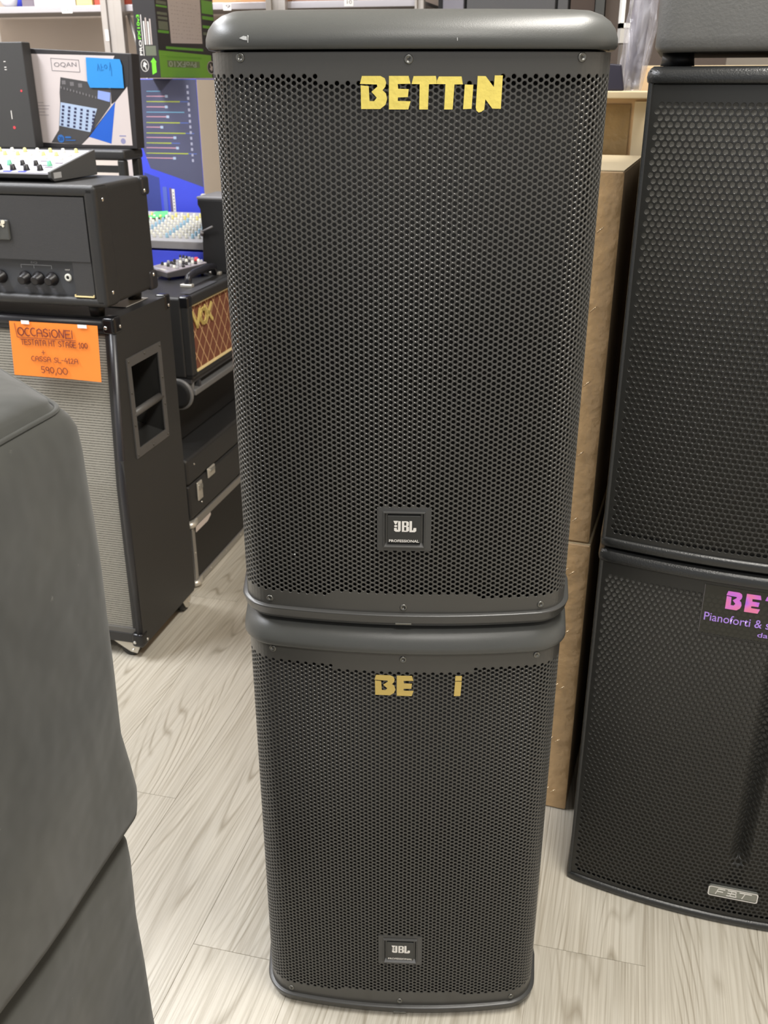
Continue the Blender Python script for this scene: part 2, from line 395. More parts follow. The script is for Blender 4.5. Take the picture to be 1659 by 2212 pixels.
for i in range(28):
    x = -3.2+i*PW+.02
    if x+PW/2 > RX1 or x-PW/2 < RX0: continue
    st = ((i*0.37) % 1.0)*PL
    for j in range(-1, 5):
        y = DY0+PL/2+st+j*PL
        if y-PL/2 < DY0 or y+PL/2 > DY1: continue
        o = p0 if first else p0.copy()
        if not first: COL.objects.link(o)
        first = False
        o.location = (x, y, 0)
def struct(name, m, *b):
    o = M().box(*b).build(name, m); placed(o, (b[0]+b[1])/2, (b[2]+b[3])/2, b[4]); o['kind'] = 'structure'; return o
struct('wall_back', wall_paint, RX0, RX1, DY1, DY1+.1, 0, 3.1)
struct('wall_left', wall_paint, RX0-.1, RX0, DY0, DY1, 0, 3.1)
struct('wall_right', wall_paint, RX1, RX1+.1, DY0, DY1, 0, 3.1)
struct('ceiling', ceiling_paint, RX0, RX1, DY0, DY1, 3.1, 3.2)

# ------------------------------------------------------------------ perforated sheets
def hexgrille(umax, z0, z1, s, orient, r, solid, surf, thick, name, m, parent, nin=12, bev=.0005):
    V = []; F = []
    R = s/sqrt(3)
    def P(u, z, dep):
        u = max(-umax, min(umax, u)); z = max(z0, min(z1, z))
        x, y, nx, ny = surf(u, z)
        return (x-nx*dep, y-ny*dep, z)
    if orient == 'col': du = s*sqrt(3)/2; dz = s; a0 = 0
    else: du = s; dz = s*sqrt(3)/2; a0 = pi/6
    ni = int(umax/du)+2; nj = int((z1-z0)/dz)+2
    for i in range(-ni, ni+1):
        for j in range(-1, nj+1):
            if orient == 'col': u = i*du; z = z0+j*dz+(s/2 if i % 2 else 0)
            else: u = i*du+(s/2 if j % 2 else 0); z = z0+j*dz
            if abs(u) > umax+R or z > z1+R or z < z0-R: continue
            k = len(V)
            V += [P(u+R*cos(a0+q*pi/3), z+R*sin(a0+q*pi/3), 0) for q in range(6)]
            edge = abs(u) > umax-R or z > z1-R or z < z0+R
            if edge or solid(u, z):
                F.append(tuple(k+q for q in range(6))); continue
            h = nin//6; st = 2*pi/nin
            for rr_, dd_ in ((r+bev, 0), (r, bev), (r, thick)):
                V += [P(u+rr_*cos(a0+q*st), z+rr_*sin(a0+q*st), dd_) for q in range(nin)]
            for q in range(6):
                n = (q+1) % 6
                F.append((k+q, k+n)+tuple(k+6+((q+1)*h-t) % nin for t in range(h+1)))
            for q in range(nin):
                n = (q+1) % nin
                F.append((k+6+q, k+6+n, k+6+nin+n, k+6+nin+q))
                F.append((k+6+nin+q, k+6+nin+n, k+6+2*nin+n, k+6+2*nin+q))
    me = bpy.data.meshes.new(name); me.from_pydata(V, [], F); me.update(); me.materials.append(m)
    o = bpy.data.objects.new(name, me); COL.objects.link(o); o.parent = parent
    return o

# ------------------------------------------------------------------ JBL style speakers of the stack
RA, XA, RC, TE = 0.965, 0.172, 0.050, radians(84)
TA = math.asin(XA/RA); S1 = RA*TA; S2 = S1+RC*(TE-TA)
def prof(u, off=0.0):
    s = abs(u); g = 1 if u >= 0 else -1
    if s < S1: t = s/RA; x = RA*sin(t); y = RA*(1-cos(t))
    elif s < S2:
        t = TA+(s-S1)/RC; x = XA+RC*(sin(t)-sin(TA)); y = RA*(1-cos(TA))+RC*(cos(TA)-cos(t))
    else:
        t = TE; e = s-S2; x = XA+RC*(sin(t)-sin(TA))+e*cos(t); y = RA*(1-cos(TA))+RC*(cos(TA)-cos(t))+e*sin(t)
    nx, ny = sin(t), -cos(t)
    return ((x+nx*off)*g, y+ny*off, nx*g, ny)
def outline(off, smax=S2+.05):
    us = [-smax+2*smax*i/70 for i in range(71)]
    pts = [prof(u, off)[:2] for u in us]
    pts += [(.216+off, .150), (.195+off*.8, .24), (.145+off*.6, .345+off*.5), (.12, .362+off), (-.12, .362+off), (-.145-off*.6, .345+off*.5), (-.195-off*.8, .24), (-.216-off, .150)]
    return pts
def jbl(z, label):
    t = root('loudspeaker', 0, 0, 0, label, 'speaker', 'loudspeakers in the centre stack', yaw=radians(-2.7), world=(0.025, 1.08, z))
    def ring(off, zz): return [(x, y, zz) for x, y in outline(off)]
    # cabinet behind the grille: trapezoid, open front filled by foam
    us = [-S2-.045+2*(S2+.045)*i/60 for i in range(61)]
    pts = [prof(u, -.012)[:2] for u in us]+[(.205, .15), (.19, .24), (.142, .345), (.118, .358), (-.118, .358), (-.142, .345), (-.19, .24), (-.205, .15)]
    M().rings([[(x, y, .018) for x, y in pts], [(x, y, .682) for x, y in pts]]).build('cabinet', foam, t)
    sh = M()
    for g in (1, -1):
        pl = [(g*.2105, .118), (g*.2165, .118), (g*.2185, .150), (g*.198, .24), (g*.148, .347), (g*.12, .364), (g*.12, .360), (g*.143, .343), (g*.19, .24), (g*.206, .15)]
        sh.prism(pl, 'xy', .015, .684)
    sh.box(-.12, .12, .358, .364, .015, .684)
    sh.build('rear_shell', black_plastic, t)
    def solid(u, zz):
        if abs(u) < .095:
            if zz > .646 or zz < .050: return True
        elif zz > .655 or zz < .043: return True
        return abs(u) < .033 and .1115 < zz < .1695
    hexgrille(S2+.052, .018, .6750, .00657, 'col', .00235, solid, lambda u, zz: prof(u), .0018, 'grille', grille_paint, t)
    # lid
    lid = [(-.012, .6775), (.004, .6775), (.0065, .681), (.0062, .688), (.003, .697), (-.003, .7045), (-.012, .7105), (-.024, .7145), (-.042, .7160)]
    M().rings([ring(a, b) for a, b in lid]).build('lid', black_plastic, t)
    # base with bright lip
    bs = [(-.010, .0215), (.0042, .0212), (.0058, .0203), (.0060, .0192), (.0050, .0180), (.0030, .009), (-.0015, .0025), (-.007, 0.0)]
    M().rings([ring(a, b) for a, b in reversed(bs)]).build('base', rim_plastic, t)
    x, y, _, _ = prof(0.0, .004)
    M().box(-.0105, .0105, -.0032, .006, .0058, .0084).build('base_mark', screw_mat, t, .0004)
    # screws
    for u, zz in [(-.176, .670), (0, .668), (.178, .670), (-.176, .030), (0, .030), (.178, .030)]:
        x, y, nx, ny = prof(u, 0)
        M().lathe((x, y, zz), (nx, ny, 0), [(-.001, .0048), (.0004, .0048), (.0012, .0042), (.0014, .0030), (.0007, .0024), (.0007, .0014), (-.0006, .0013)], 16).build('screw', screw_mat, t)
    # badge
    b = M()
    def sq(x, z0, z1, y): return [(-x, y, z0), (x, y, z0), (x, y, z1), (-x, y, z1)]
    b.rings([sq(.0335, .1115, .1700, .001), sq(.0335, .1115, .1700, -.0006), sq(.0262, .1165, .1655, -.0010), sq(.0255, .1172, .1648, -.0042), sq(.0245, .1185, .1640, -.0042), sq(.0222, .1235, .1612, .0015)], True, True, False)
    fr = b.build('badge_frame', rim_plastic, t)
    bp = M().box(-.0205, .0205, -.0040, .0012, .1240, .1608).build('badge_plate', mat('badge_black', (46, 47, 46), 0.35), fr, .0006)
    M().box(-.0205, .0205, -.0043, -.0038, .1310, .1313).build('badge_line', grey_print, bp) if False else None
    # logo: exclamation mark, J, B, L
    y = -.0041; Lg = M()
    ox, oz, w, h = -.0132, .1392, .0282, .0148
    def pg(pts): Lg.prism([(ox+a*w, oz+c*h) for a, c in pts], 'xz', y-.0003, y)
    pg([(0, 1), (.20, 1), (.125, .70), (.07, .70)])
    pg([(.10+.07*cos(q), .53+.10*sin(q)) for q in [i*pi/4 for i in range(8)]])
    pg([(.03, .36), (.15, .36), (.15, .22), (.19, .17), (.20, .20), (.20, .98), (.315, .98), (.315, .12), (.27, .02), (.10, .02), (.03, .12)])
    pg([(.37, .98), (.60, .98), (.67, .90), (.67, .60), (.61, .53), (.68, .45), (.68, .12), (.60, .02), (.37, .02), (.37, .12), (.56, .12), (.56, .46), (.47, .46), (.47, .58), (.56, .58), (.56, .88), (.47, .88), (.47, .12), (.37, .12)])
    pg([(.70, 1), (.81, 1), (.81, .16), (.86, .16), (.88, .38), (1.0, .38), (1.0, .1), (.93, 0), (.70, 0)])
    Lg.build('logo', white_paint, fr)
    text('PROFESSIONAL', (-.0186, .1252, .0186, .1288), 'xz', -.0041, fr, white_paint, bold=.02)
    return t
def letterset(parent, which, dx, zt, m, name):
    """gold tape letters cut out and stuck to the grille"""
    G = {
     'B': [[(120, 213), (140, 135), (325, 135), (368, 158), (382, 200), (374, 242), (346, 277), (380, 308), (392, 365), (375, 422), (322, 465), (130, 465), (127, 228), (207, 236), (215, 385), (262, 385), (288, 350), (235, 292), (294, 240), (290, 220), (206, 217)]],
     'E': [[(410, 135), (605, 135), (625, 212), (498, 215), (503, 262), (607, 265), (600, 345), (500, 348), (500, 383), (628, 386), (605, 468), (410, 468)]],
     'T1': [[(655, 137), (875, 135), (884, 180), (884, 215), (808, 216), (802, 468), (715, 468), (716, 216), (635, 215)]],
     'T2': [[(905, 140), (1130, 140), (1145, 218), (1062, 219), (1050, 468), (965, 468), (972, 216), (886, 215), (887, 182)]],
     'i': [[(1165, 220), (1250, 222), (1240, 462), (1155, 465)]],
     'idot': [[(1165, 135), (1250, 135), (1249, 212), (1164, 212)], [(1165, 226), (1250, 228), (1240, 466), (1155, 466)]],
     'N': [[(1290, 135), (1370, 137), (1455, 245), (1460, 130), (1540, 130), (1535, 462), (1450, 460), (1375, 365), (1368, 470), (1338, 492), (1312, 498), (1290, 480), (1282, 450)]]}
    for k in which:
        q = M()
        for poly in G[k]:
            pts = [((760+a/4.608-891)*.000474+dx, zt-(c-135)/4.608*.000437) for a, c in poly]
            n = len(pts); vs = []
            for off in (.0010, .0002):
                for a, c in pts:
                    x, y, nx, ny = prof(a, off); vs.append((x, y, c))
            q.add(vs, [tuple(range(n)), tuple(n+i for i in reversed(range(n)))]+[(i, i+n, (i+1) % n+n, (i+1) % n) for i in range(n)])
        q.build(name, m, parent)
low = jbl(0.0, 'lower black loudspeaker of the centre stack, with only three gold letters left')
up = copy_tree(low); up.location = (0.025, 1.08, .7165)
up['label'] = 'upper black loudspeaker of the centre stack, with full gold tape lettering'
for ch in up.children: BASE[ch.name] = (0, 0, 0)
BASE[up.name] = (0, 0, 0)
letterset(up, ['B', 'E', 'T1', 'T2', 'i', 'N'], 0, .6525, gold_tape, 'tape_letter')
letterset(low, ['B', 'E', 'idot'], .012, .6425, dull_gold_tape, 'tape_letter')

scuff = mat('pale_scuff', (206, 208, 208), .6)
def scuffs(parent, polys):
    for pts, off in polys:
        q = M(); n = len(pts); vs = []
        for e in (off+.0006, off-.001):
            for a, c in pts: x, y, _, _ = prof(a, e); vs.append((x, y, c))
        q.add(vs, [tuple(range(n)), tuple(n+i for i in reversed(range(n)))]+[(i, i+n, (i+1) % n+n, (i+1) % n) for i in range(n)])
        q.build('scuff', scuff, parent)
scuffs(up, [([(-.1735, .6878), (-.1690, .6898), (-.1660, .6893), (-.1652, .6858), (-.1690, .6862)], .0062), ([(-.1645, .6905), (-.1638, .6900), (-.1642, .6835), (-.1647, .6838)], .0062),
            ([(.0480, .6872), (.0486, .6876), (.0488, .6848), (.0483, .6846)], .0062), ([(-.1405, .0985), (-.1390, .0990), (-.1388, .0975), (-.1402, .0972)], .0)])
# ------------------------------------------------------------------ right hand speakers (FBT)
HB, SG = .281, .035
def fsurf(u, z):
    x = u; y = SG*(x/HB)**2; sl = 2*SG*x/HB**2; n = sqrt(1+sl*sl); nx, ny = sl/n, -1/n
    if .13 < z:
        a = abs(x)
        if a < .016:
            k = .017*(1-(a/.016))*min(1, (z-.13)/.022); y += k
            sl2 = (.017/.016)*(1 if x < 0 else -1); ny2 = -1; nx = (sl2)/sqrt(1+sl2*sl2); ny = -1/sqrt(1+sl2*sl2)
    return (x, y, nx, ny)
def fout(off, z, dep=.565):
    pts = []
    for i in range(41):
        u = -HB+2*HB*i/40; s = SG*(u/HB)**2
        pts.append([u, s-off])
    h = HB+off
    rc = .010
    pts[0] = [-HB-off*.6, SG-off*.3]; pts[-1] = [HB+off*.6, SG-off*.3]
    pts = pts+[[h, SG+rc], [h, dep], [-h, dep], [-h, SG+rc]]
    return [(a, b, z) for a, b in pts]
def fbt(z, label, lettered):
    x, y = .608, 1.262
    t = root('loudspeaker', 0, 0, 0, label, 'speaker', 'loudspeakers stacked at the right', yaw=-radians(15.5), world=(x, y, z))
    body = [(-.012, .0, ), (-.012, .688)]
    q = M(); pts = []
    for i in range(71):
        u = -HB+.004+2*(HB-.004)*i/70; pts.append((u, SG*(u/HB)**2+.0055+(.018*max(0,1-abs(u)/.016))))
    pts += [(HB-.002, SG+.03), (HB-.002, .558), (-HB+.002, .558), (-HB+.002, SG+.03)]
    q.rings([[(a, b, .002) for a, b in pts], [(a, b, .686) for a, b in pts]])
    q.build('cabinet', fbt_foam, t)
    sp = M()
    for g in (1, -1):
        a, b = (HB-.0035, HB+.0025) if g > 0 else (-HB-.0025, -HB+.0035)
        sp.prism([(a, SG-.002), (b, SG-.002), (b, .562), (a, .562)], 'xy', .008, .688 if g > 0 else .684)
    sp.box(-HB, HB, .560, .564, .008, .688)
    sp.build('side_panel', fbt_paint, t, .0015)
    M().rings([fout(*p) for p in [(-.004, .001), (.001, .0), (.0045, .003), (.005, .012), (.003, .0155), (-.006, .016)]]).build('bottom_plate', fbt_paint, t)
    M().rings([fout(*p) for p in [(-.006, .668), (.003, .668), (.005, .670), (.0055, .675), (.0045, .681), (.0015, .6855), (-.004, .688)]]).build('top_plate', fbt_paint, t)
    if lettered is None: return t
    hexgrille(HB-.003, .012, .6665, .0091, 'row', .00325, lambda u, zz: zz > .6485 or zz < .027 or (abs(u) < .040 and .062 < zz < .084), fsurf, .0012, 'grille', fbt_grille, t, 12)
    return t
fl1 = fbt(0.0, 'lower black loudspeaker at the right, standing on the floor, with sticker and silver badge', True)
fl2 = copy_tree(fl1); fl2.location = (.608, 1.262, .6935)
fl2['label'] = 'upper black loudspeaker at the right, plain grille, stacked above the stickered one'
for o in (fl1, fl2): BASE[o.name] = (0, 0, 0)
# FBT badge (lower unit)
bz = .073
def rr(cx, cz, w, h, r, n=4):
    pts = []
    for (sx, sz, a0) in ((1, 1, 0), (-1, 1, 90), (-1, -1, 180), (1, -1, 270)):
        for i in range(n+1):
            a = radians(a0+90*i/n); pts.append((cx+sx*(w/2-r)+r*cos(a), cz+sz*(h/2-r)+r*sin(a)))
    return pts
bd = M().prism(rr(0, bz, .082, .0215, .004), 'xz', -.0045, -.0005).build('badge', mat('badge_silver', (150, 152, 146), 0.3, 0.6), fl1)
rim = M(); o_ = rr(0, bz, .082, .0215, .004); i_ = rr(0, bz, .0785, .018, .003)
n = len(o_); rim.add([(a, -.0055, c) for a, c in o_]+[(a, -.0055, c) for a, c in i_], [(k, (k+1) % n, (k+1) % n+n, k+n) for k in range(n)])
rim.build('badge_rim', white_paint, bd)
def strokes(q, paths, w, y0, y1, f):
    for pa in paths:
        for (a, b) in zip(pa[:-1], pa[1:]):
            a = Vector(f(a)); b = Vector(f(b)); d = (b-a); L_ = d.length
            if L_ == 0: continue
            d /= L_; nn = Vector((-d.y, d.x))*w/2; e = d*w*.45
            P = [a-e+nn, a-e-nn, b+e-nn, b+e+nn]
            q.prism([(p.x, p.y) for p in P], 'xz', y0, y1)
q = M(); f = lambda p: (-.030+p[0]*.060, bz-.0058+p[1]*.0116)
strokes(q, [[(.03, 0), (.09, 1), (.27, 1)], [(.06, .5), (.22, .5)],
            [(.36, 1), (.58, 1), (.58, .55), (.36, .5)], [(.58, .5), (.60, 0), (.34, 0)], [(.42, 0), (.47, .95)],
            [(.68, 1), (1.0, 1)], [(.83, 1), (.76, 0)]], .0013, -.0052, -.0045, f)
q.build('badge_lettering', white_paint, bd)
# sticker
def cpt(x, z, off): return (x, SG*(x/HB)**2-off, z)
def curved(parent, name, m, polys, off, th=.0004):
    q = M()
    for pts in polys:
        n = len(pts); q.add([cpt(a, c, off+th) for a, c in pts]+[cpt(a, c, off) for a, c in pts],
                            [tuple(range(n)), tuple(n+i for i in reversed(range(n)))]+[(i, i+n, (i+1) % n+n, (i+1) % n) for i in range(n)])
    return q.build(name, m, parent)
xs = [-.122+i*(.244/24) for i in range(25)]
def sf_x(x): return max(-.122, min(.122, x))
q = M(); vs = [cpt(x, .662, .0006) for x in xs]+[cpt(x, .578, .0006) for x in xs]; q.add(vs, [(i, i+1, i+26, i+25) for i in range(24)], True)
stk = q.build('sticker', sticker_film, fl1, fixn=False)
ed = M(); ed.add([cpt(-.122, .662, .0012), cpt(-.1214, .662, .0012), cpt(-.1214, .578, .0012), cpt(-.122, .578, .0012)], [(0, 1, 2, 3)]); ed.build('sticker_edge', grey_print, stk)
GL = {'B': [(120, 213), (140, 135), (325, 135), (368, 158), (382, 200), (374, 242), (346, 277), (380, 308), (392, 365), (375, 422), (322, 465), (130, 465), (127, 228), (207, 236), (215, 385), (262, 385), (288, 350), (235, 292), (294, 240), (290, 220), (206, 217)],
      'E': [(410, 135), (605, 135), (625, 212), (498, 215), (503, 262), (607, 265), (600, 345), (500, 348), (500, 383), (628, 386), (605, 468), (410, 468)],
      'T': [(655, 137), (875, 135), (893, 215), (808, 216), (802, 468), (715, 468), (716, 216), (635, 215)],
      'i': [(1165, 135), (1250, 135), (1240, 468), (1155, 468)],
      'N': [(1290, 135), (1370, 137), (1455, 245), (1460, 130), (1540, 130), (1535, 468), (1450, 468), (1375, 365), (1368, 468), (1282, 468)]}
def fl_letter(ch, x0, w):
    g = GL[ch]; a0 = min(p[0] for p in g); a1 = max(p[0] for p in g)
    return [(x0+(p[0]-a0)/(a1-a0)*w, .6565-(p[1]-135)/333*.031) for p in g]
curved(fl1, 'sticker_lettering', foil, [fl_letter('B', -.0897, .0235), fl_letter('E', -.0614, .022), fl_letter('T', -.0343, .024), fl_letter('T', -.0065, .024), fl_letter('i', .0215, .008), fl_letter('N', .0345, .025)], .0012).parent = stk
def ctext(s, box, parent, m):
    o = text(s, box, 'xz', 0, parent, m, 'sticker_lettering', bold=.006)
    for v in o.data.vertices: v.co.y = cpt(v.co.x, v.co.z, .0014)[1]
    return o
foil2 = mat('violet_foil', (188, 150, 250), .35, .2)
ctext('Pianoforti & s', (-.1170, .6005, -.0215, .6150), stk, foil2)
ctext('da', (-.0365, .5850, -.0215, .5935), stk, foil2)

# black box cabinet on top of the right hand stack
t = root('loudspeaker_cabinet', 0, 0, 0, 'black covered cabinet on top of the right speaker stack, cut off by the frame', 'speaker', yaw=-radians(15.5), world=(.608, 1.262, 1.386))
q = M(); HT = .280
def tb(off, z, inset=0):
    pts = []
    for i in range(31):
        a = -HT+.02+2*(HT-.02)*i/30; pts.append((a, .022*((a/HT)**2)+off))
    for k in range(1, 6):
        an = radians(-78+k*15.6); pts.append((HT-.02+.02*cos(an)-off, .022+.02+.02*sin(an)+off*.3))
    pts += [(HT-off, .40), (-HT+off, .40)]
    for k in range(1, 6):
        an = radians(180+k*15.6-15.6); pts.append((-HT+.02+.02*cos(an)+off, .022+.02+.02*sin(an)+off*.3))
    return [(a, b, z) for a, b in pts]
q.rings([tb(.012, .012), tb(.003, .013), tb(0, .018), tb(0, .030), tb(0, .50), tb(.006, .512), tb(.02, .515)]).build('body', mat('black_vinyl_cover', (94, 94, 92), .5, 0, .08, 30, .4, 260), t)
for x, y in ((-.25, .09), (.12, .05), (-.25, .36), (.2, .36)):
    M().cyl((x, y, -.0035), (x, y, .0125), .022, .02).build('rubber_foot', rubber, t)
q = M().box(.02, .26, .012, .05, -.0035, .011).build('front_foot_bar', rubber, t, .004)

# ------------------------------------------------------------------ left foreground: padded covers
def cover(name, label, z0, z1, grow, toprounded, mats):
    t = root(name, -.70, .50, z0, label, 'speaker cover', 'padded covers at the left foreground')
    rc = -.70
    def plan(off):
        hw, d0, d1, ch, cd_ = .262+off, .24-off, .712+off, .14, .085
        B0 = [(.262, .24), (.262, .692), (.122, .797), (-.122, .797), (-.262, .692), (-.262, .24)]
        base = [(hw, d0), (hw, d1-.02), (hw-ch, d1+cd_), (-hw+ch, d1+cd_), (-hw, d1-.02), (-hw, d0)]
        # round the corners
        out = []; n = len(base); rad = .034
        for i in range(n):
            p = Vector(base[i]); a = Vector(base[i-1]); b = Vector(base[(i+1) % n])
            u = (a-p).normalized(); v = (b-p).normalized(); ang = u.angle(v); tl = min(rad/math.tan(ang/2), .06)
            P0 = p+u*tl; P1 = p+v*tl
            for k in range(7):
                s = k/6; out.append(((P0*(1-s)+p*s)*(1-s)+(P1*s+p*(1-s))*s))
        # subdivide long sides
        res = []
        for i in range(len(out)):
            a = out[i]; b = out[(i+1) % len(out)]
            k = 1
            if i % 7 == 6:
                c0 = Vector(B0[i//7]); c1 = Vector(B0[(i//7+1) % 6]); k = max(1, int((c1-c0).length/.03))
            for j in range(k): res.append(a+(b-a)*j/k)
        return res
    from mathutils import noise
    R = []
    def ring(off, z, amp=1.0):
        pts = plan(off); out = []
        for p in pts:
            nn = Vector((p.x, p.y-.47)).normalized()
            w = (noise.noise(Vector((p.x*5, p.y*5, z*4)))*.006+noise.noise(Vector((p.x*14, p.y*14, z*11+5)))*.002)*amp
            out.append((rc+p.x+nn.x*w, p.y+nn.y*w, z))
        return out
    if toprounded:
        zs = [(z0+.03, -.030), (z0+.008, -.004), (z0+.0, .0+grow), (z0+.003, .003+grow), (z0+.012, .004+grow), (z0+.030, .005+grow), (z0+.06, .003+grow), (z0+.10, .0+grow)]
        nseg = 9
        for i in range(1, nseg+1): zs.append((z0+.10+(z1-.055-z0-.10)*i/nseg, grow))
        zs += [(z1-.034, .0015), (z1-.024, -.002), (z1-.018, -.007), (z1-.014, -.0125), (z1-.008, -.014), (z1-.001, -.026), (z1+.0015, -.050), (z1+.0015, -.10)]
        bd_ = M().rings([ring(o_, z_, 1 if z_ < z1-.02 else .25) for z_, o_ in zs]).build('fabric_cover', cover_fabric, t, smooth=True)
        bd_.data.transform(Matrix.Identity(4))
        # piping round the top seam
        pr_ = ring(-.0095, z1-.015, .25); pr_.append(pr_[0])
        M().tube(pr_, .0022, 8).build('piping', cover_fabric, t)
    else:
        zs = [(z0, -.001), (z0+.02, .002)]
        for i in range(1, 9): zs.append((z0+.02+(z1-.075-z0-.02)*i/8, grow))
        zs += [(z1-.050, -.004), (z1-.030, -.012), (z1-.012, -.022), (z1-.001, -.050)]
        M().rings([ring(o_, z_) for z_, o_ in zs]).build('fabric_cover', cover_fabric, t, smooth=True)
    return t
cover('padded_cover', 'dark grey padded cover over the lower box at the left edge', 0.0, .690, -.003, False, None)
cover('padded_cover', 'dusty grey padded cover with rounded top edge, upper one at the left edge', .674, 1.129, .003, True, None)

# ------------------------------------------------------------------ guitar cabinet (4x12)
CR, CD = -1.105, 1.904
t = root('guitar_cabinet', -1.48, 1.90, 0, 'tall black tolex guitar speaker cabinet with grey grille cloth on casters', 'speaker cabinet')
x0, x1 = CR-.745, CR
side = [(CD, .045), (CD-.006, .06), (CD, .475), (CD+.034, .868), (CD+.045, .878), (CD+.30, .878), (CD+.308, .868), (CD+.308, .055), (CD+.298, .045)]
q = M(); q.prism([(a, b) for a, b in side], 'yz', x1-.030, x1); 
# side with a rectangular recess for the handle: build as frame pieces instead of a solid
q = M()
def sidepoly(q, X0, X1):
    ya, yb, za, zb = CD+.072, CD+.223, .548, .762
    q.prism([(CD, .045), (CD+.298, .045), (CD+.308, .055), (CD+.308, za), (CD-.002, za), (CD-.004, .2), (CD-.006, .06)], 'yz', X0, X1)
    q.prism([(CD+.0245, zb), (CD+.308, zb), (CD+.308, .868), (CD+.300, .878), (CD+.045, .878), (CD+.034, .868)], 'yz', X0, X1)
    q.prism([(CD+.006, za), (ya, za), (ya, zb), (CD+.0245, zb)], 'yz', X0, X1)
    q.prism([(yb, za), (CD+.308, za), (CD+.308, zb), (yb, zb)], 'yz', X0, X1)
sidepoly(q, x1-.020, x1)
q.build('side_board', tolex, t)
M().prism(side, 'yz', x0, x0+.02).build('side_board', tolex, t, .004)
M().box(x0+.02, x1-.02, CD+.298, CD+.306, .055, .87).build('back_board', tolex, t)
M().prism([(CD+.034, .842), (CD+.036, .868), (CD+.046, .878), (CD+.300, .878), (CD+.306, .868), (CD+.306, .848)], 'yz', x0+.02, x1-.02).build('top_board', tolex, t)
M().box(x0+.02, x1-.02, CD-.002, CD+.30, .045, .075).build('bottom_board', tolex, t, .004)
# rounded glossy front edges (piping) left and right, top
M().tube([(x1-.010, CD-.004, .06), (x1-.010, CD+.001, .475), (x1-.010, CD+.036, .862)], .010, 10).build('edge_trim', tolex_gloss, t)
M().tube([(x0+.03, CD+.040, .862), (x1-.02, CD+.040, .862)], .013, 10).build('edge_trim', tolex_gloss, t)
# grille cloth in two planes
g = M(); gx0, gx1 = x0+.035, x1-.030
g.add([(gx0, CD+.006, .078), (gx1, CD+.006, .078), (gx1, CD+.012, .475), (gx0, CD+.012, .475), (gx1, CD+.042, .838), (gx0, CD+.042, .838),
       (gx0, CD+.03, .078), (gx1, CD+.03, .078), (gx1, CD+.05, .838), (gx0, CD+.05, .838)], [(0, 1, 2, 3), (3, 2, 4, 5), (6, 7, 1, 0), (5, 4, 8, 9)])
g.build('grille_cloth', salt_cloth, t)
M().box(x0+.03, x1-.022, CD-.001, CD+.020, .075, .088).build('grille_ledge', mat('ledge_grey', (96, 94, 90), .6), t)
# dark beads beside the cloth
M().prism([(CD+.002, .08), (CD+.014, .08), (CD+.018, .475), (CD+.048, .84), (CD+.036, .84), (CD+.006, .475)], 'yz', x1-.031, x1-.020).build('side_bead', tolex, t)
# corners
for zz, dd in ((.862, CD+.036), (.062, CD-.003)):
    c = M()
    c.box(x1-.030, x1+.003, dd-.013, dd+.022, zz-.020, zz+.020)
    o = c.build('corner_cap', corner_mat, t, .008, 3)
    for p, ax in (((x1-.020, dd-.013, zz-.004), (0, -1, 0)), ((x1+.003, dd+.012, zz-.004), (1, 0, 0))):
        M().lathe(p, ax, [(0, .0045), (.0015, .004), (.0022, .001)], 12).build('corner_screw', chrome, o)
c = M().box(x1-.028, x1+.003, CD+.282, CD+.312, .842, .882).build('corner_cap', corner_mat, t, .007, 3)
M().lathe((x1+.003, CD+.296, .855), (1, 0, 0), [(0, .0045), (.0015, .004), (.0022, .001)], 12).build('corner_screw', chrome, c)
# recessed handle
ya, yb, za, zb = CD+.072, CD+.223, .548, .762
hp = M()
hp.box(x1, x1+.003, ya-.012, yb+.012, zb-.006, zb+.016).box(x1, x1+.003, ya-.012, yb+.012, za-.016, za+.006)
hp.box(x1, x1+.003, ya-.012, ya+.006, za+.006, zb-.006).box(x1, x1+.003, yb-.006, yb+.012, za+.006, zb-.006)
hnd = hp.build('handle_plate', mat('handle_grey', (78, 77, 76), .45), t)
cup = M(); X = x1-.075
cup.add([(x1-.001, ya, za), (x1-.001, yb, za), (x1-.001, yb, zb), (x1-.001, ya, zb), (X, ya+.02, za+.03), (X, yb-.02, za+.03), (X, yb-.02, zb-.01), (X, ya+.02, zb-.01)],
        [(0, 1, 5, 4), (1, 2, 6, 5), (2, 3, 7, 6), (3, 0, 4, 7), (4, 5, 6, 7)])
cup.build('handle_cup', mat('cup_black', (30, 30, 29), .35), hnd, fixn=False)
M().tube([(x1-.006, ya-.002, .6385), (x1-.006, yb+.002, .6405)], .0095, 12).build('handle_bar', mat('handle_grey', (78, 77, 76), .45), hnd)
scr = [(ya-.004, zb+.008), ((ya+yb)/2, zb+.009), (yb+.005, zb+.008), (ya-.004, .695), (yb+.005, .69), (ya-.004, .615), (yb+.005, .62), (ya-.004, za-.008), ((ya+yb)/2, za-.009), (yb+.005, za-.008)]
for a, b in scr: M().lathe((x1+.003, a, b), (1, 0, 0), [(0, .0035), (.0015, .003), (.002, .001)], 8).build('screw', mat('screw_dark', (90, 88, 84), .4, .6), hnd)
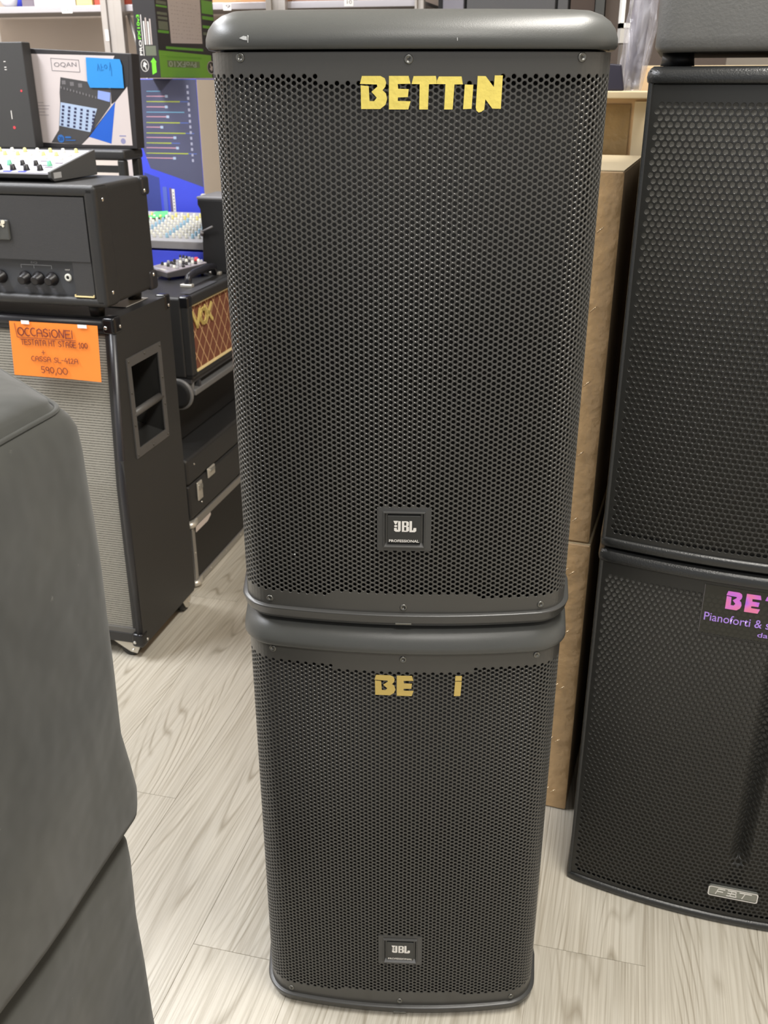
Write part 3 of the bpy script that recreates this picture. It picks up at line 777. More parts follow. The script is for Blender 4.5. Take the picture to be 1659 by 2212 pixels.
# casters
for cx, cy, fr_on in ((x1-.050, CD+.012, True), (x1-.018, CD+.262, False), (x0+.05, CD+.03, False), (x0+.05, CD+.262, False)):
    if fr_on:
        w = M().lathe((cx, cy-.004, .0245), (0, 1, 0), [(0, .017), (.002, .024), (.020, .024), (.022, .017)], 24).build('caster', rubber, t)
        pl = [(cx-.045, .046), (cx+.024, .046), (cx+.030, .030), (cx+.022, .013), (cx+.004, .016), (cx-.020, .030)]
        M().prism(pl, 'xz', cy-.0085, cy-.0062).prism(pl, 'xz', cy+.0195, cy+.0215).box(cx-.045, cx+.024, cy-.0085, cy+.0215, .044, .0465).build('caster_fork', nickel, w)
        M().cyl((cx+.012, cy-.0115, .022), (cx+.012, cy+.024, .022), .0035, n=10).build('axle', chrome, w)
    else:
        w = M().lathe((cx-.011, cy, .0255), (1, 0, 0), [(0, .018), (.002, .025), (.018, .025), (.020, .018)], 24).build('caster', rubber, t)
        pl = [(cy-.030, .046), (cy+.026, .046), (cy+.022, .022), (cy+.004, .008), (cy-.010, .014)]
        M().prism(pl, 'yz', cx+.0105, cx+.0125).prism(pl, 'yz', cx-.0135, cx-.0115).box(cx-.0135, cx+.0125, cy-.030, cy+.026, .044, .0465).build('caster_fork', nickel, w)
        M().cyl((cx-.016, cy+.008, .024), (cx+.016, cy+.008, .024), .0035, n=10).build('axle', chrome, w)

# orange price sign hung on the front
t = root('price_sign', -1.24, CD-.012, .74, 'orange handwritten price sign taped to the front of the guitar cabinet', 'sign')
q = M(); nx_, nz_ = 12, 8; P = []
for j in range(nz_+1):
    for i in range(nx_+1):
        s_, v_ = i/nx_, j/nz_
        a = (-1.3525+s_*.2215)*(1-v_)+(-1.3445+s_*.2205)*v_
        zt = .8700+.0010*s_; zb_ = .7420+.0025*(1-s_)
        P.append((a, CD-.012+.0030*sin(s_*3.0)+.028*v_*0, zb_+(zt-zb_)*v_))
q.add(P, [(j*(nx_+1)+i, j*(nx_+1)+i+1, (j+1)*(nx_+1)+i+1, (j+1)*(nx_+1)+i) for j in range(nz_) for i in range(nx_)], True)
q.build('paper', orange_paper, t, fixn=False)
SY = CD-.0125
def hand(paths_by_char, x, z, h, w, gap, thick, parent, m, name='lettering'):
    q = M(); cx = x
    for ch in paths_by_char:
        if ch == ' ': cx += w*.7; continue
        wd = GLY[ch][0]*w; jit = random.uniform(-.05, .05)*h
        strokes(q, GLY[ch][1], thick, SY-.0008, SY-.0002, lambda p: (cx+p[0]*wd, z+jit+p[1]*h))
        cx += wd+gap
    return q.build(name, m, parent)
arc = lambda cx, cy, rx, ry, a0, a1, n=8: [(cx+rx*cos(radians(a0+(a1-a0)*i/n)), cy+ry*sin(radians(a0+(a1-a0)*i/n))) for i in range(n+1)]
GLY = {
 'O': (1, [arc(.5, .5, .5, .5, 0, 360, 12)]), '0': (.8, [arc(.5, .5, .5, .45, 0, 360, 12)]), 'o': (1, [arc(.5, .4, .5, .4, 0, 360, 10)]),
 'C': (.8, [arc(.6, .5, .6, .5, 60, 300)]), 'A': (.9, [[(0, 0), (.1, .8), (.5, 1), (.9, .8), (1, 0)], [(.05, .45), (.95, .45)]]),
 'S': (.8, [[(.95, .85), (.6, 1), (.1, .85), (.15, .6), (.85, .4), (.9, .15), (.5, 0), (0, .12)]]), 'i': (.2, [[(.5, 0), (.5, .6)], [(.5, .85), (.5, .95)]]),
 'N': (.9, [[(0, 0), (.1, 1), (.8, 0), (1, 1)]]), 'E': (.8, [[(1, 1), (0, 1), (0, 0), (1, 0)], [(0, .5), (.8, .5)]]), '!': (.2, [[(.6, 1), (.4, 0)]]),
 'T': (.9, [[(0, 1), (1, 1)], [(.5, 1), (.5, 0)]]), 'H': (.8, [[(0, 0), (0, 1)], [(1, 0), (1, 1)], [(0, .5), (1, .5)]]),
 'G': (.8, [arc(.55, .5, .5, .5, 60, 330), [(.98, .25), (.98, .5), (.6, .5)]]), '1': (.4, [[(0, .7), (.6, 1), (.6, 0)], [(.1, 0), (1, 0)]]),
 '+': (.8, [[(0, .5), (1, .5)], [(.5, 0), (.5, 1)]]), 'L': (.7, [[(0, 1), (0, 0), (1, 0)]]), '-': (.6, [[(0, .5), (1, .5)]]),
 '4': (.8, [[(.5, 1), (0, .3), (1, .3)], [(.7, .6), (.7, -.1)]]), '2': (.7, [[(0, .8), (.5, 1), (.9, .75), (0, 0), (1, 0)]]), 'I': (.1, [[(0, 0), (0, 1)]]),
 '5': (.7, [[(1, 1), (.1, 1), (.05, .55), (.7, .6), (.95, .3), (.6, 0), (0, .08)]]), '9': (.8, [arc(.5, .72, .42, .28, 0, 360, 10), [(.92, .72), (.85, 0)]]), ',': (.3, [[(.6, .1), (.3, -.25)]])}
hand('OCCASiONE', -1.3255, .8395, .0175, .0150, .0030, .0022, t, marker); hand('!', -1.1905, .8390, .018, .015, 0, .0018, t, marker)
q = M(); strokes(q, [[(-1.329, .8345), (-1.182, .8345)], [(-1.329, .8345), (-1.3315, .866)]], .0010, SY-.0008, SY-.0002, lambda p: p); q.build('underline', marker, t)
hand('TESTATA HT STAGE 100', -1.3215, .8185, .0125, .0082, .0022, .0014, t, marker)
hand('+', -1.272, .7975, .009, .010, 0, .0013, t, marker)
hand('CASSA SL-412A', -1.3005, .7815, .0110, .0095, .0022, .0013, t, marker)
hand('590,OO', -1.2790, .7545, .0145, .0115, .0026, .0015, t, marker)
M().box(-1.313, -1.293, SY-.0012, SY-.0002, .8655, .8735).build('tape', mat('clear_tape', (250, 248, 246), .1), t)
M().box(-1.172, -1.150, SY-.0012, SY-.0002, .8640, .8715).build('tape', MATS['clear_tape'], t)

# ------------------------------------------------------------------ amp head on the cabinet
t = root('guitar_amplifier', -1.46, 1.93, .8785, 'black guitar amplifier head with knobs, on top of the guitar cabinet', 'amplifier')
HX1, HX0, HD0, HD1, HZ0, HZ1 = -1.106, -1.82, 1.915, 2.165, .905, 1.163
q = M().box(HX0+.03, HX1-.004, HD0+.0235, HD1, HZ0, HZ1).build('body', tolex, t, .012, 4)
fr_ = M()
fr_.box(HX0, HX1, HD0, HD0+.06, HZ1-.024, HZ1+.001).box(HX0, HX1, HD0, HD0+.06, HZ0, HZ0+.022).box(HX1-.030, HX1+.001, HD0, HD0+.06, HZ0+.001, HZ1).box(HX0, HX0+.03, HD0, HD0+.06, HZ0+.001, HZ1)
fr_.build('front_frame', tolex, t, .009, 3)
M().box(HX0+.03, HX1-.030, HD0+.002, HD0+.024, 1.004, HZ1-.024).build('front_panel', mat('front_vinyl', (56, 56, 57), .5, 0, .05, 40, .5, 500), t)
M().box(HX1-.076, HX1-.030, HD0+.004, HD0+.02, HZ0+.022, 1.004).build('front_panel', mat('front_vinyl', (56, 56, 57)), t)
cp = M().box(HX0+.03, HX1-.076, HD0+.016, HD0+.022, HZ0+.022, 1.004).build('control_panel', mat('control_panel_grey', (66, 68, 72), .4), t)
pz = .952; kn = -1.0
for i, kx in enumerate((-1.243, -1.277, -1.310, -1.372, -1.405, -1.438)):
    k = M().lathe((kx, HD0+.016, pz+.010), (0, -1, -.15), [(0, .0150), (.004, .0150), (.007, .0110), (.020, .0100), (.022, .007)], 20).build('knob', knob_black, cp)
    M().box(kx-.0006, kx+.0006, HD0-.0035, HD0-.0028, pz+.012, pz+.016).build('knob_mark', white_paint, k)
    M().box(kx-.0175, kx-.0145, HD0+.0145, HD0+.016, pz+.008, pz+.0105).build('panel_mark', white_paint, cp)
    text(('TREBLE', 'MIDDLE', 'BASS', 'REV', 'VOL', 'GAIN')[i] if i < 3 else 'VOL', (kx-.006, pz-.0145, kx+.006, pz-.0118), 'xz', HD0+.0155, cp, grey_print, 'panel_lettering')
q = M(); strokes(q, [[(-1.318, .9835), (-1.318, .9905), (-1.242, .9905), (-1.242, .9835)], [(-1.286, .9835), (-1.286, .9905)]], .0013, HD0+.0150, HD0+.016, lambda p: p); q.build('panel_bracket', mat('grey_line', (150, 152, 156), .5), cp)
text('EQ', (-1.292, .993, -1.276, .998), 'xz', HD0+.0155, cp, MATS['grey_line'], 'panel_lettering')
j = M().lathe((-1.203, HD0+.016, .9665), (0, -1, 0), [(0, .0085), (.003, .0085), (.0045, .0062), (.0045, .004), (.001, .004)], 18).build('input_jack', knob_white, cp)
M().cyl((-1.203, HD0+.0165, .9665), (-1.203, HD0+.0118, .9665), .0036, n=12).build('jack_hole', black_hole, j)
text('INPUT', (-1.209, .9815, -1.197, .9845), 'xz', HD0+.0155, cp, white_paint, 'panel_lettering')
q = M().box(-1.184, -1.137, HD0+.000, HD0+.004, .9272, .9296).box(-1.184, -1.1825, HD0, HD0+.004, .9296, .9325).box(-1.1385, -1.137, HD0, HD0+.004, .9296, .9325); q.build('gold_piping', gold_piping, t)
# logo plate at the cropped left
lp = M().box(-1.56, -1.323, HD0-.004, HD0+.004, 1.045, 1.088).build('logo_plate', black_plastic, t, .003)
q = M(); strokes(q, [[(-1.352, 1.052), (-1.349, 1.078)], [(-1.351, 1.068), (-1.345, 1.077), (-1.338, 1.079), (-1.334, 1.075)]], .0042, HD0-.0062, HD0-.004, lambda p: p)
q.lathe((-1.3335, HD0-.004, 1.0835), (0, -1, 0), [(0, .0045), (.002, .0045)], 12)
q.build('logo_lettering', mat('cream_plastic', (226, 220, 200), .35), lp)
for p in ((HX1-.002, HD0+.030, HZ1-.030), (HX1-.002, HD0+.030, HZ0+.030), (HX1-.002, HD1-.025, HZ1-.030), (HX1-.002, HD1-.020, HZ0+.035)):
    M().lathe(p, (1, 0, 0), [(0, .0052), (.003, .0048), (.0048, .0018)], 14).build('side_screw', chrome, t)
q = M().box(HX1-.03, HX1+.0005, HD1-.035, HD1+.003, HZ1-.042, HZ1+.0015).build('corner_cap', tolex_gloss, t, .008, 3)
q = M().box(HX1-.03, HX1+.0005, HD1-.035, HD1+.003, HZ0-.0015, HZ0+.045).build('corner_cap', tolex_gloss, t, .008, 3)
M().tube([(HX1-.05, HD1, 1.06), (HX1-.05, HD1+.035, 1.05), (HX1-.05, HD1+.035, .98), (HX1-.05, HD1, .97)], .005).build('rear_guard', rubber, t)
for p in ((-1.16, 1.96), (-1.75, 1.96), (-1.16, 2.14), (-1.75, 2.14)):
    M().cyl((p[0], p[1], .8785), (p[0], p[1], .907), .016, .019).build('rubber_foot', rubber, t)
M().box(-1.20, -1.135, 2.05, 2.16, .8790, .8798).build('paper_slip', white_paint, None)
ps = bpy.data.objects['paper_slip']; placed(ps, -1.17, 2.17, .879); top(ps, 'white slip of paper lying on the guitar cabinet under the amplifier head', 'paper')

# ------------------------------------------------------------------ generic mixers
def mixer(name, label, r0, r1, d0, d1, z, hf, hb, panel, sidem, rows, kr, parent_yaw=0.0, feet=True, extra=None):
    """r,d extents; hf/hb front and back height of the sloped panel"""
    t = root(name, (r0+r1)/2, (d0+d1)/2, z, label, 'mixer', yaw=parent_yaw)
    if parent_yaw: ox, oy, oz = (r0+r1)/2, (d0+d1)/2, z
    else: ox = oy = oz = 0
    X0, X1, Y0, Y1, Z = r0-ox, r1-ox, d0-oy, d1-oy, z-oz
    step = .30
    ys = Y0+(Y1-Y0)*.62
    zt = lambda y: Z+hf+(hb-hf)*(y-Y0)/(Y1-Y0)
    prof_ = [(Y0, Z+.008), (Y0, Z+hf), (Y1, Z+hb), (Y1, Z+.006)]
    M().prism([(Y0+.006, Z+.006), (Y0, Z+hf-.003), (Y1, Z+hb-.003), (Y1, Z+.006)], 'yz', X0+.006, X1-.006).build('chassis', sidem, t, .002)
    pn = M().prism([(Y0, Z+hf-.0035), (Y0, Z+hf), (Y1, Z+hb), (Y1, Z+hb-.0035)], 'yz', X0+.004, X1-.004).build('panel', panel, t)
    for g in (0, 1):
        a, b = (X0, X0+.008) if g == 0 else (X1-.008, X1)
        M().prism([(Y0+.012, Z), (Y0, Z+.008), (Y0, Z+hf+.002), (Y1, Z+hb+.003), (Y1, Z)], 'yz', a, b).build('side_cheek', sidem, t, .0015)
    for (y, n, m_, hh, sc) in rows:
        yy = Y0+(Y1-Y0)*y
        for i in range(n):
            x = X0+.02+(X1-X0-.04)*(i+.5)/n; zz = zt(yy)
            mm = m_[i % len(m_)] if isinstance(m_, list) else m_
            M().lathe((x, yy, zz), (0, (hf-hb)/(Y1-Y0), 1), [(0, kr*1.15*sc), (.002, kr*sc), (hh, kr*.78*sc), (hh+.0008, kr*.5*sc)], 12).build('knob', mm, t)
    return t, zt
# mixer on the amp head
t, zt = mixer('audio_mixer', 'small silver audio mixer with black knobs, on top of the amplifier head', -1.66, -1.222, 1.945, 2.14, 1.1655, .019, .052, mixer_silver, mixer_grey,
      [(.10, 12, knob_black, .011, 1.0), (.30, 12, [knob_black, knob_black, knob_green], .010, .85), (.58, 10, knob_white, .006, .7), (.74, 12, [knob_yellow, knob_yellow, knob_white], .008, .7), (.90, 12, [knob_white, knob_yellow], .008, .7)], .0065)
for i in range(3):
    M().box(-1.375+i*.036, -1.357+i*.036, 1.947, 1.962, 1.1840, 1.1865).build('button', mat('blue_button', (70, 84, 230), .4), t)
for i, (a, b) in enumerate([(-1.275, 2.00), (-1.255, 2.02), (-1.30, 2.035), (-1.26, 1.985)]):
    M().box(a, a+.016, b, b+.007, zt(b)-.001, zt(b)+.002).build('button', mat('mauve_button', (150, 140, 150), .5), t)
M().box(-1.2222, -1.2212, 1.955, 1.985, 1.172, 1.184).build('side_label', mat('label_grey', (170, 170, 170), .5), t)

# ------------------------------------------------------------------ stand behind the head, with boxes
t = root('equipment_stand', -1.66, 2.66, 0, 'black metal stand behind the amplifier head, carrying two boxes', 'stand')
SZ = 1.1925
M().box(-2.02, -1.368, 2.55, 2.662, SZ-.028, SZ).build('top_slab', mat('stand_black', (44, 44, 44), .45, 0, .05), t, .008, 3)
for a in (-2.0, -1.394):
    for b in (2.564, 2.647):
        M().box(a, a+.022, b-.012, b+.012, 0, SZ-.027).build('leg', MATS['stand_black'], t, .004)
M().box(-1.99, -1.375, 2.556, 2.568, SZ-.060, SZ-.042).build('front_rail', MATS['stand_black'], t)
# OQAN box : coordinates measured on d = 2.75, brought to d = 2.60
BD = 2.60; kk = BD/2.75
def oq(pts): return [(a*kk, 1.364+(b-1.364)*kk) for a, b in pts]
t = root('mixer_carton', -1.52, 2.66, SZ, 'white and black mixer carton with blue sticky note, behind the amplifier head', 'box')
zt_ = 1.364+(1.4415-1.364)*kk; rx0, rx1 = -1.775*kk, -1.4225*kk
M().prism(oq([(-1.7700, 1.4525), (-1.4215, 1.4355), (-1.4315, 1.1825), (-1.780, 1.1825)]), 'xz', BD, BD+.045).build('carton', box_black, t, .002)
F = BD
decal('white_print', oq([(-1.766, 1.4375), (-1.474, 1.4300), (-1.488, 1.309), (-1.611, 1.192), (-1.772, 1.198)]), 'xz', F, t, box_white)
decal('black_print', oq([(-1.654, 1.375), (-1.562, 1.362), (-1.497, 1.344), (-1.503, 1.300), (-1.565, 1.236), (-1.611, 1.192), (-1.711, 1.197), (-1.681, 1.232), (-1.665, 1.308), (-1.663, 1.334)]), 'xz', F-.0003, t, box_grey)
decal('black_print', oq([(-1.474, 1.4300), (-1.431, 1.4285), (-1.4385, 1.353), (-1.444, 1.350), (-1.488, 1.31), (-1.500, 1.303), (-1.497, 1.344), (-1.494, 1.40)]), 'xz', F-.0003, t, box_black)
decal('corner_print', oq([(-1.444, 1.350), (-1.4455, 1.192), (-1.611, 1.192), (-1.583, 1.214), (-1.513, 1.196), (-1.487, 1.309)]), 'xz', F-.0006, t, box_white)
decal('blue_print', oq([(-1.487, 1.309), (-1.513, 1.196), (-1.583, 1.214)]), 'xz', F-.0009, t, royal)
decal('panel_print', oq([(-1.663, 1.308), (-1.547, 1.291), (-1.578, 1.227), (-1.677, 1.244)]), 'xz', F-.0009, t, lilac_blue)
decal('screen_print', oq([(-1.538, 1.340), (-1.499, 1.334), (-1.504, 1.309), (-1.542, 1.318)]), 'xz', F-.0009, t, lcd_print)
q = M()
for c_ in range(6):
    for r_ in range(6):
        a = -1.656+c_*.0195-r_*.0022; b = 1.2965-r_*.0098-c_*.0029
        (x_, z_), = oq([(a, b)]); q.box(x_-.0036, x_+.0036, F-.0016, F-.0009, z_-.0030, z_+.0030)
q.build('knob_print', knob_print, t)
q = M()
for c_ in range(12):
    (x_, z_), = oq([(-1.655+c_*.0098, 1.3475-c_*.0024)]); q.box(x_-.0020, x_+.0020, F-.0016, F-.0009, z_-.003, z_+.003)
for c_ in range(3):
    (x_, z_), = oq([(-1.645+c_*.026, 1.362-c_*.004)]); q.box(x_-.006, x_+.006, F-.0012, F-.0009, z_-.006, z_+.004)
q.build('jack_print', mat('mid_grey_print', (108, 106, 108), .5), t)
lr = oq([(-1.678, 1.425), (-1.589, 1.4195), (-1.589, 1.388), (-1.678, 1.3925)])
q = M(); strokes(q, [lr+[lr[0]]], .0013, F-.0008, F-.0003, lambda p: p); q.build('logo_frame', grey_print, t)
b_ = oq([(-1.6695, 1.4000), (-1.5975, 1.4160)]); text('OQAN', (b_[0][0], b_[0][1], b_[1][0], b_[1][1]-.002), 'xz', F-.0004, t, grey_print, 'logo_lettering')
q = M()
for k in range(5):
    w_ = (.030, .046, .040, .026, .034)[k]; (x_, z_), = oq([(-1.752+.002*k, 1.306-.0085*k)]); q.box(x_, x_+w_, F-.0007, F-.0003, z_, z_+.0018)
q.build('small_print', mat('faint_print', (168, 160, 162), .6), t)
(x_, z_), = oq([(-1.677, 1.206)])
q = M().lathe((x_, F-.0010, z_+.002), (0, -1, 0), [(0, .0105), (.0005, .0105)], 24); q.build('round_print', mat('sky_print', (44, 104, 176), .5), t)
text('20', (x_-.006, z_-.003, x_+.006, z_+.007), 'xz', F-.0016, t, mat('deep_navy_print', (26, 36, 70), .5), 'round_lettering')
q = M().box(x_+.014, x_+.032, F-.0016, F-.001, z_+.003, z_+.008).box(x_+.014, x_+.045, F-.0016, F-.001, z_-.003, z_-.001); q.build('small_print', MATS['sky_print'], t)
(x_, z_), = oq([(-1.474, 1.2035)])
q = M().lathe((x_, F-.0007, z_), (0, -1, 0), [(0, .0075), (.0004, .0075)], 20).box(x_-.010, x_+.010, F-.0012, F-.0006, z_+.012, z_+.015); q.build('small_print', mat('lilac_print', (140, 140, 176), .5), t)
# sticky note
st = oq([(-1.563, 1.4265), (-1.457, 1.421), (-1.452, 1.404), (-1.453, 1.346), (-1.560, 1.347), (-1.567, 1.364)])
nt_ = M().prism(st, 'xz', F-.0045, F-.0035).build('sticky_note', blue_note, None)
placed(nt_, st[0][0], F-.004, st[4][1]); top(nt_, 'blue square sticky note stuck on the white and black mixer carton', 'note')
c0 = oq([(-1.53, 1.392)])[0]
q = M(); f = lambda p: (c0[0]+p[0]*.045*kk, c0[1]+p[1]*.016)
strokes(q, [[(0, 0), (.08, 1), (.18, 0)], [(.03, .4), (.15, .4)], [(.28, 1), (.28, 0), (.42, .1)], [(.28, .6), (.42, .5)], arc(.6, .6, .09, .3, 0, 360, 8), [(.85, .0), (.92, 1.2), (.98, .1), (.95, -.8)]], .0012, F-.0052, F-.0045, f)
q.build('handwriting', blue_note_ink, nt_)
# black box at the far left
t = root('black_carton', -1.62, 2.45, SZ, 'black box with small red dots at the far left edge, beside the white carton', 'box')
M().box(-2.02, -1.605*(2.556/2.5), 2.556, 2.596, SZ, 1.461).build('carton', mat('dark_carton', (58, 58, 58), .55), t, .003)
xx = -1.645
M().cyl((-1.662, 2.5562, 1.340), (-1.662, 2.5552, 1.340), .003).build('red_dot', knob_red, t); M().cyl((-1.700, 2.5562, 1.246), (-1.700, 2.5552, 1.246), .004).build('red_dot', knob_red, t)
q = M().box(-1.704, -1.702, 2.5552, 2.5562, 1.268, 1.290)
for b in (1.398, 1.392, 1.412): q.box(-1.704, -1.698, 2.5552, 2.5562, b, b+.002)
q.build('small_print', white_paint, t)

# ------------------------------------------------------------------ VOX amp facing the aisle
AR = -1.141
t = root('combo_amplifier', -1.25, 2.67, .60, 'small black combo amplifier with brown diamond cloth and gold logo', 'amplifier')
y0, y1, zb, ztp, rb = 2.39, 2.955, .606, .832, -1.358
q = M(); q.box(rb, AR-.020, y0, y1, zb, ztp).build('body', tolex, t, .010, 3)
q = M(); q.box(AR-.024, AR, y0+.001, y1-.001, ztp-.026, ztp-.001).box(AR-.024, AR, y0+.001, y1-.001, zb, zb+.017).box(AR-.024, AR, y0+.001, y0+.030, zb+.001, ztp-.002).box(AR-.024, AR, y1-.03, y1-.001, zb+.001, ztp-.002)
q.build('front_frame', tolex, t, .005, 2)
M().box(AR-.018, AR-.008, y0+.028, y1-.028, zb+.016, ztp-.024).build('grille_cloth', vox_cloth, t)
M().box(AR-.010, AR+.001, y0+.030, y1-.03, zb+.015, zb+.0185).build('piping', gold_piping, t)
M().box(AR-.010, AR+.001, y0+.030, y1-.03, ztp-.028, ztp-.0265).build('piping', mat('dull_piping', (170, 150, 110), .5), t)
# logo strokes in the yz plane
q = M()
def st_yz(q, paths, w, xa, xb):
    for pa in paths:
        for (a, b) in zip(pa[:-1], pa[1:]):
            a = Vector(a); b = Vector(b); d = (b-a).normalized(); nn = Vector((-d.y, d.x))*w/2; e = d*w*.4
            P = [a-e+nn, a-e-nn, b+e-nn, b+e+nn]; q.prism([(p.x, p.y) for p in P], 'yz', xa, xb)
LX = AR-.006
st_yz(q, [[(2.424, .783), (2.452, .742), (2.474, .784)]], .010, LX, LX+.003)
st_yz(q, [arc(2.495, .7625, .019, .020, 0, 360, 12)], .009, LX, LX+.004)
st_yz(q, [[(2.508, .786), (2.553, .742)], [(2.510, .742), (2.553, .786)]], .010, LX, LX+.003)
q.build('logo', gold_metal, t)
# panel and handle on top
M().box(-1.186, -1.156, 2.44, 2.63, ztp, ztp+.0012).build('vent_plate', mat('vent_grey', (66, 66, 70), .45), t)
q = M().tube([(-1.205, 2.535, ztp+.004), (-1.205, 2.545, ztp+.026), (-1.205, 2.585, ztp+.031), (-1.205, 2.68, ztp+.031), (-1.205, 2.72, ztp+.026), (-1.205, 2.73, ztp+.004)], .0105, 12).build('handle', mat('handle_vinyl', (36, 36, 42), .3), t)
for a in (2.532, 2.733):
    M().box(-1.223, -1.187, a-.009, a+.009, ztp, ztp+.009).build('handle_bracket', nickel, q, .002)
for a, b in ((y0+.012, AR-.012),):
    M().box(b-.016, b+.014, a-.013, a+.018, ztp-.030, ztp+.003).build('corner_cap', corner_mat, t, .007, 3)

# cradle carrying the combo
t = root('amplifier_cradle', -1.25, 2.62, .395, 'black and grey cradle with a round end disc, under the combo amplifier', 'stand')
M().box(-1.345, -1.225, 2.42, 2.93, .398, .575).build('dark_void_block', mat('cradle_black', (16, 16, 16), .7), t, .006)  # near-black block stands in for the shaded empty gap, and props the cradle
M().box(-1.35, -1.150, 2.395, 2.95, .590, .6055).build('tray', dark_plastic, t, .003)
M().box(-1.166, -1.142, 2.400, 2.95, .556, .574).build('front_rail', mat('rail_grey', (104, 104, 104), .45), t, .004)
for a in (2.44, 2.93):
    M().box(-1.164, -1.146, a-.006, a+.006, .573, .591).build('rail_post', dark_plastic, t)
dsk = M().lathe((-1.192, 2.397, .560), (0, -1, 0), [(0, .044), (.006, .046), (.012, .044), (.012, .040)], 32).build('end_disc', MATS['rail_grey'], t)
M().lathe((-1.194, 2.386, .560), (0, -1, 0), [(0, .0405), (.003, .0400), (.004, .03)], 32).build('disc_face', MATS['cradle_black'], dsk)
M().box(-1.190, -1.150, 2.40, 2.412, .556, .602).build('end_bracket', MATS['rail_grey'], t, .003)
M().box(-1.235, -1.19, 2.40, 2.44, .560, .592).build('disc_mount', dark_plastic, t)

# black instrument case with latches
CF = -1.141
t = root('instrument_case', -1.24, 2.58, .215, 'black vinyl case with two metal latches, lying on the flight case', 'case')
M().box(-1.352, CF, 2.300, 2.93, .2135, .318).build('case_base', tolex, t, .008, 3)
M().box(-1.352, CF, 2.300, 2.93, .319, .397).build('case_lid', tolex, t, .010, 3)
for a, b, w_, h_ in ((2.362, .285, .032, .056), (2.448, .312, .050, .030)):
    o = M().box(CF, CF+.006, a-w_/2, a+w_/2, b-h_/2, b+h_/2).build('latch', nickel, t, .0025)
    M().box(CF+.004, CF+.010, a-w_/3, a+w_/3, b+h_*.1, b+h_*.35).build('latch_tab', chrome, o, .001)
for a, b in ((2.345, .372), (2.375, .243)):
    M().lathe((CF, a, b), (1, 0, 0), [(0, .004), (.002, .003), (.003, .001)], 10).build('rivet', chrome, t)
# flight case
t = root('flight_case', -1.24, 2.58, 0, 'black flight case with aluminium edges and ball corners, on the floor', 'case')
M().box(-1.352, CF-.003, 2.300, 2.95, .010, .205).build('panel', mat('flightcase_laminate', (26, 25, 24), .55, 0, .1, 40), t)
e_ = [((2.300, .004), (2.95, .004), 'h'), ((2.300, .191), (2.95, .191), 'h')]
M().box(CF-.022, CF+.001, 2.296, 2.95, .004, .024).build('edge_extrusion', aluminium, t, .002)
M().box(CF-.022, CF+.001, 2.296, 2.95, .187, .209).build('edge_extrusion', aluminium, t, .002)
M().box(CF-.018, CF+.001, 2.296, 2.313, .024, .187).build('edge_extrusion', aluminium, t, .002)
M().box(-1.35, CF-.02, 2.296, 2.304, .187, .209).build('edge_extrusion', aluminium, t, .002)
for zz in (.012, .200):
    cc = M().lathe((CF-.008, 2.306, zz-.010), (0, 0, 1), [(0, .012), (.006, .019), (.014, .019), (.020, .012)], 14).build('ball_corner', nickel, t)
    M().box(CF-.004, CF+.003, 2.300, 2.336, zz-.010, zz+.010).build('corner_plate', nickel, cc, .004)
M().prism([(2.318, .187), (2.318, .170), (2.400, .170), (2.425, .180), (2.425, .187)], 'yz', CF+.001, CF+.002).build('label_strip', mat('pale_label', (206, 196, 190), .5), t)
for a in (2.40, 2.52, 2.64): M().lathe((CF+.001, a, .014), (1, 0, 0), [(0, .0032), (.0012, .002)], 8).build('rivet', nickel, t)
M().lathe((CF+.001, 2.3045, .11), (1, 0, 0), [(0, .0032), (.0012, .002)], 8).build('rivet', nickel, t)
for a in (2.33, 2.90):
    for b in (-1.33, -1.17): M().cyl((b, a, 0), (b, a, .012), .014, n=12).build('rubber_foot', rubber, t)

# ------------------------------------------------------------------ table behind the amp, boxes and mixers
t = root('low_table', -1.75, 3.2, 0, 'black table behind the combo amplifier, mostly hidden, carrying boxes and mixers', 'table')
M().box(-2.1, -1.366, 2.80, 3.66, .800, .830).build('table_top', MATS['stand_black'], t, .004)
for a in (-2.07, -1.40):
    for b in (2.84, 3.62): M().box(a-.02, a+.02, b-.02, b+.02, 0, .801).build('leg', MATS['stand_black'], t)
t = root('blue_carton', -1.42, 2.93, .8325, 'flat bright blue carton under the knobbly mixer', 'box')
M().box(-1.60, -1.262, 2.790, 3.085, .8325, .886).build('carton', violet_blue, t, .002)
t, zt = mixer('mixing_desk', 'grey mixing desk with rows of pale knobs, on the flat blue carton', -1.60, -1.258, 2.785, 3.085, .8865, .030, .078, mixer_white, mixer_white,
    [(.12+.088*i, 14, [knob_blue, knob_white, knob_white, knob_white] if i < 7 else [knob_white, knob_yellow], .012, 1.0) for i in range(9)], .0050)
# its front white strip of faders
t2 = root('compact_mixer', -1.308, 2.690, .8375, 'compact grey mixer with pale knobs, on the rear of the combo amplifier', 'mixer', yaw=radians(-35))
t2.scale = (.80, .80, .80)
def cm(x0, x1, y0, y1, z0, z1, n, m_, bv=.002): return M().box(x0, x1, y0, y1, z0, z1).build(n, m_, t2, bv)
M().prism([(-.085, .004), (-.085, .022), (.085, .040), (.085, .004)], 'yz', -.075, .075).build('chassis', mat('mixer_dark', (72, 70, 74), .45), t2, .002)
M().prism([(-.085, .022), (-.085, .0235), (.085, .0415), (.085, .040)], 'yz', -.073, .073).build('panel', mat('mixer_panel_mauve', (150, 142, 148), .45), t2)
for (x, y, m_) in [(-.055+.022*i, -.03+.026*j, random.choice([knob_white, mixer_white, mixer_white, knob_black])) for i in range(6) for j in range(5)]:
    zz = .0235+.018*(y+.085)/.17
    M().lathe((x, y, zz), (0, -.1, 1), [(0, .0065), (.002, .006), (.010, .0045)], 10).build('knob', m_, t2)
for i in range(4):
    M().lathe((-.068+.012*i, .055+.006*(i % 2), .040), (0, 0, 1), [(0, .005), (.015, .004)], 10).build('knob', knob_black, t2)
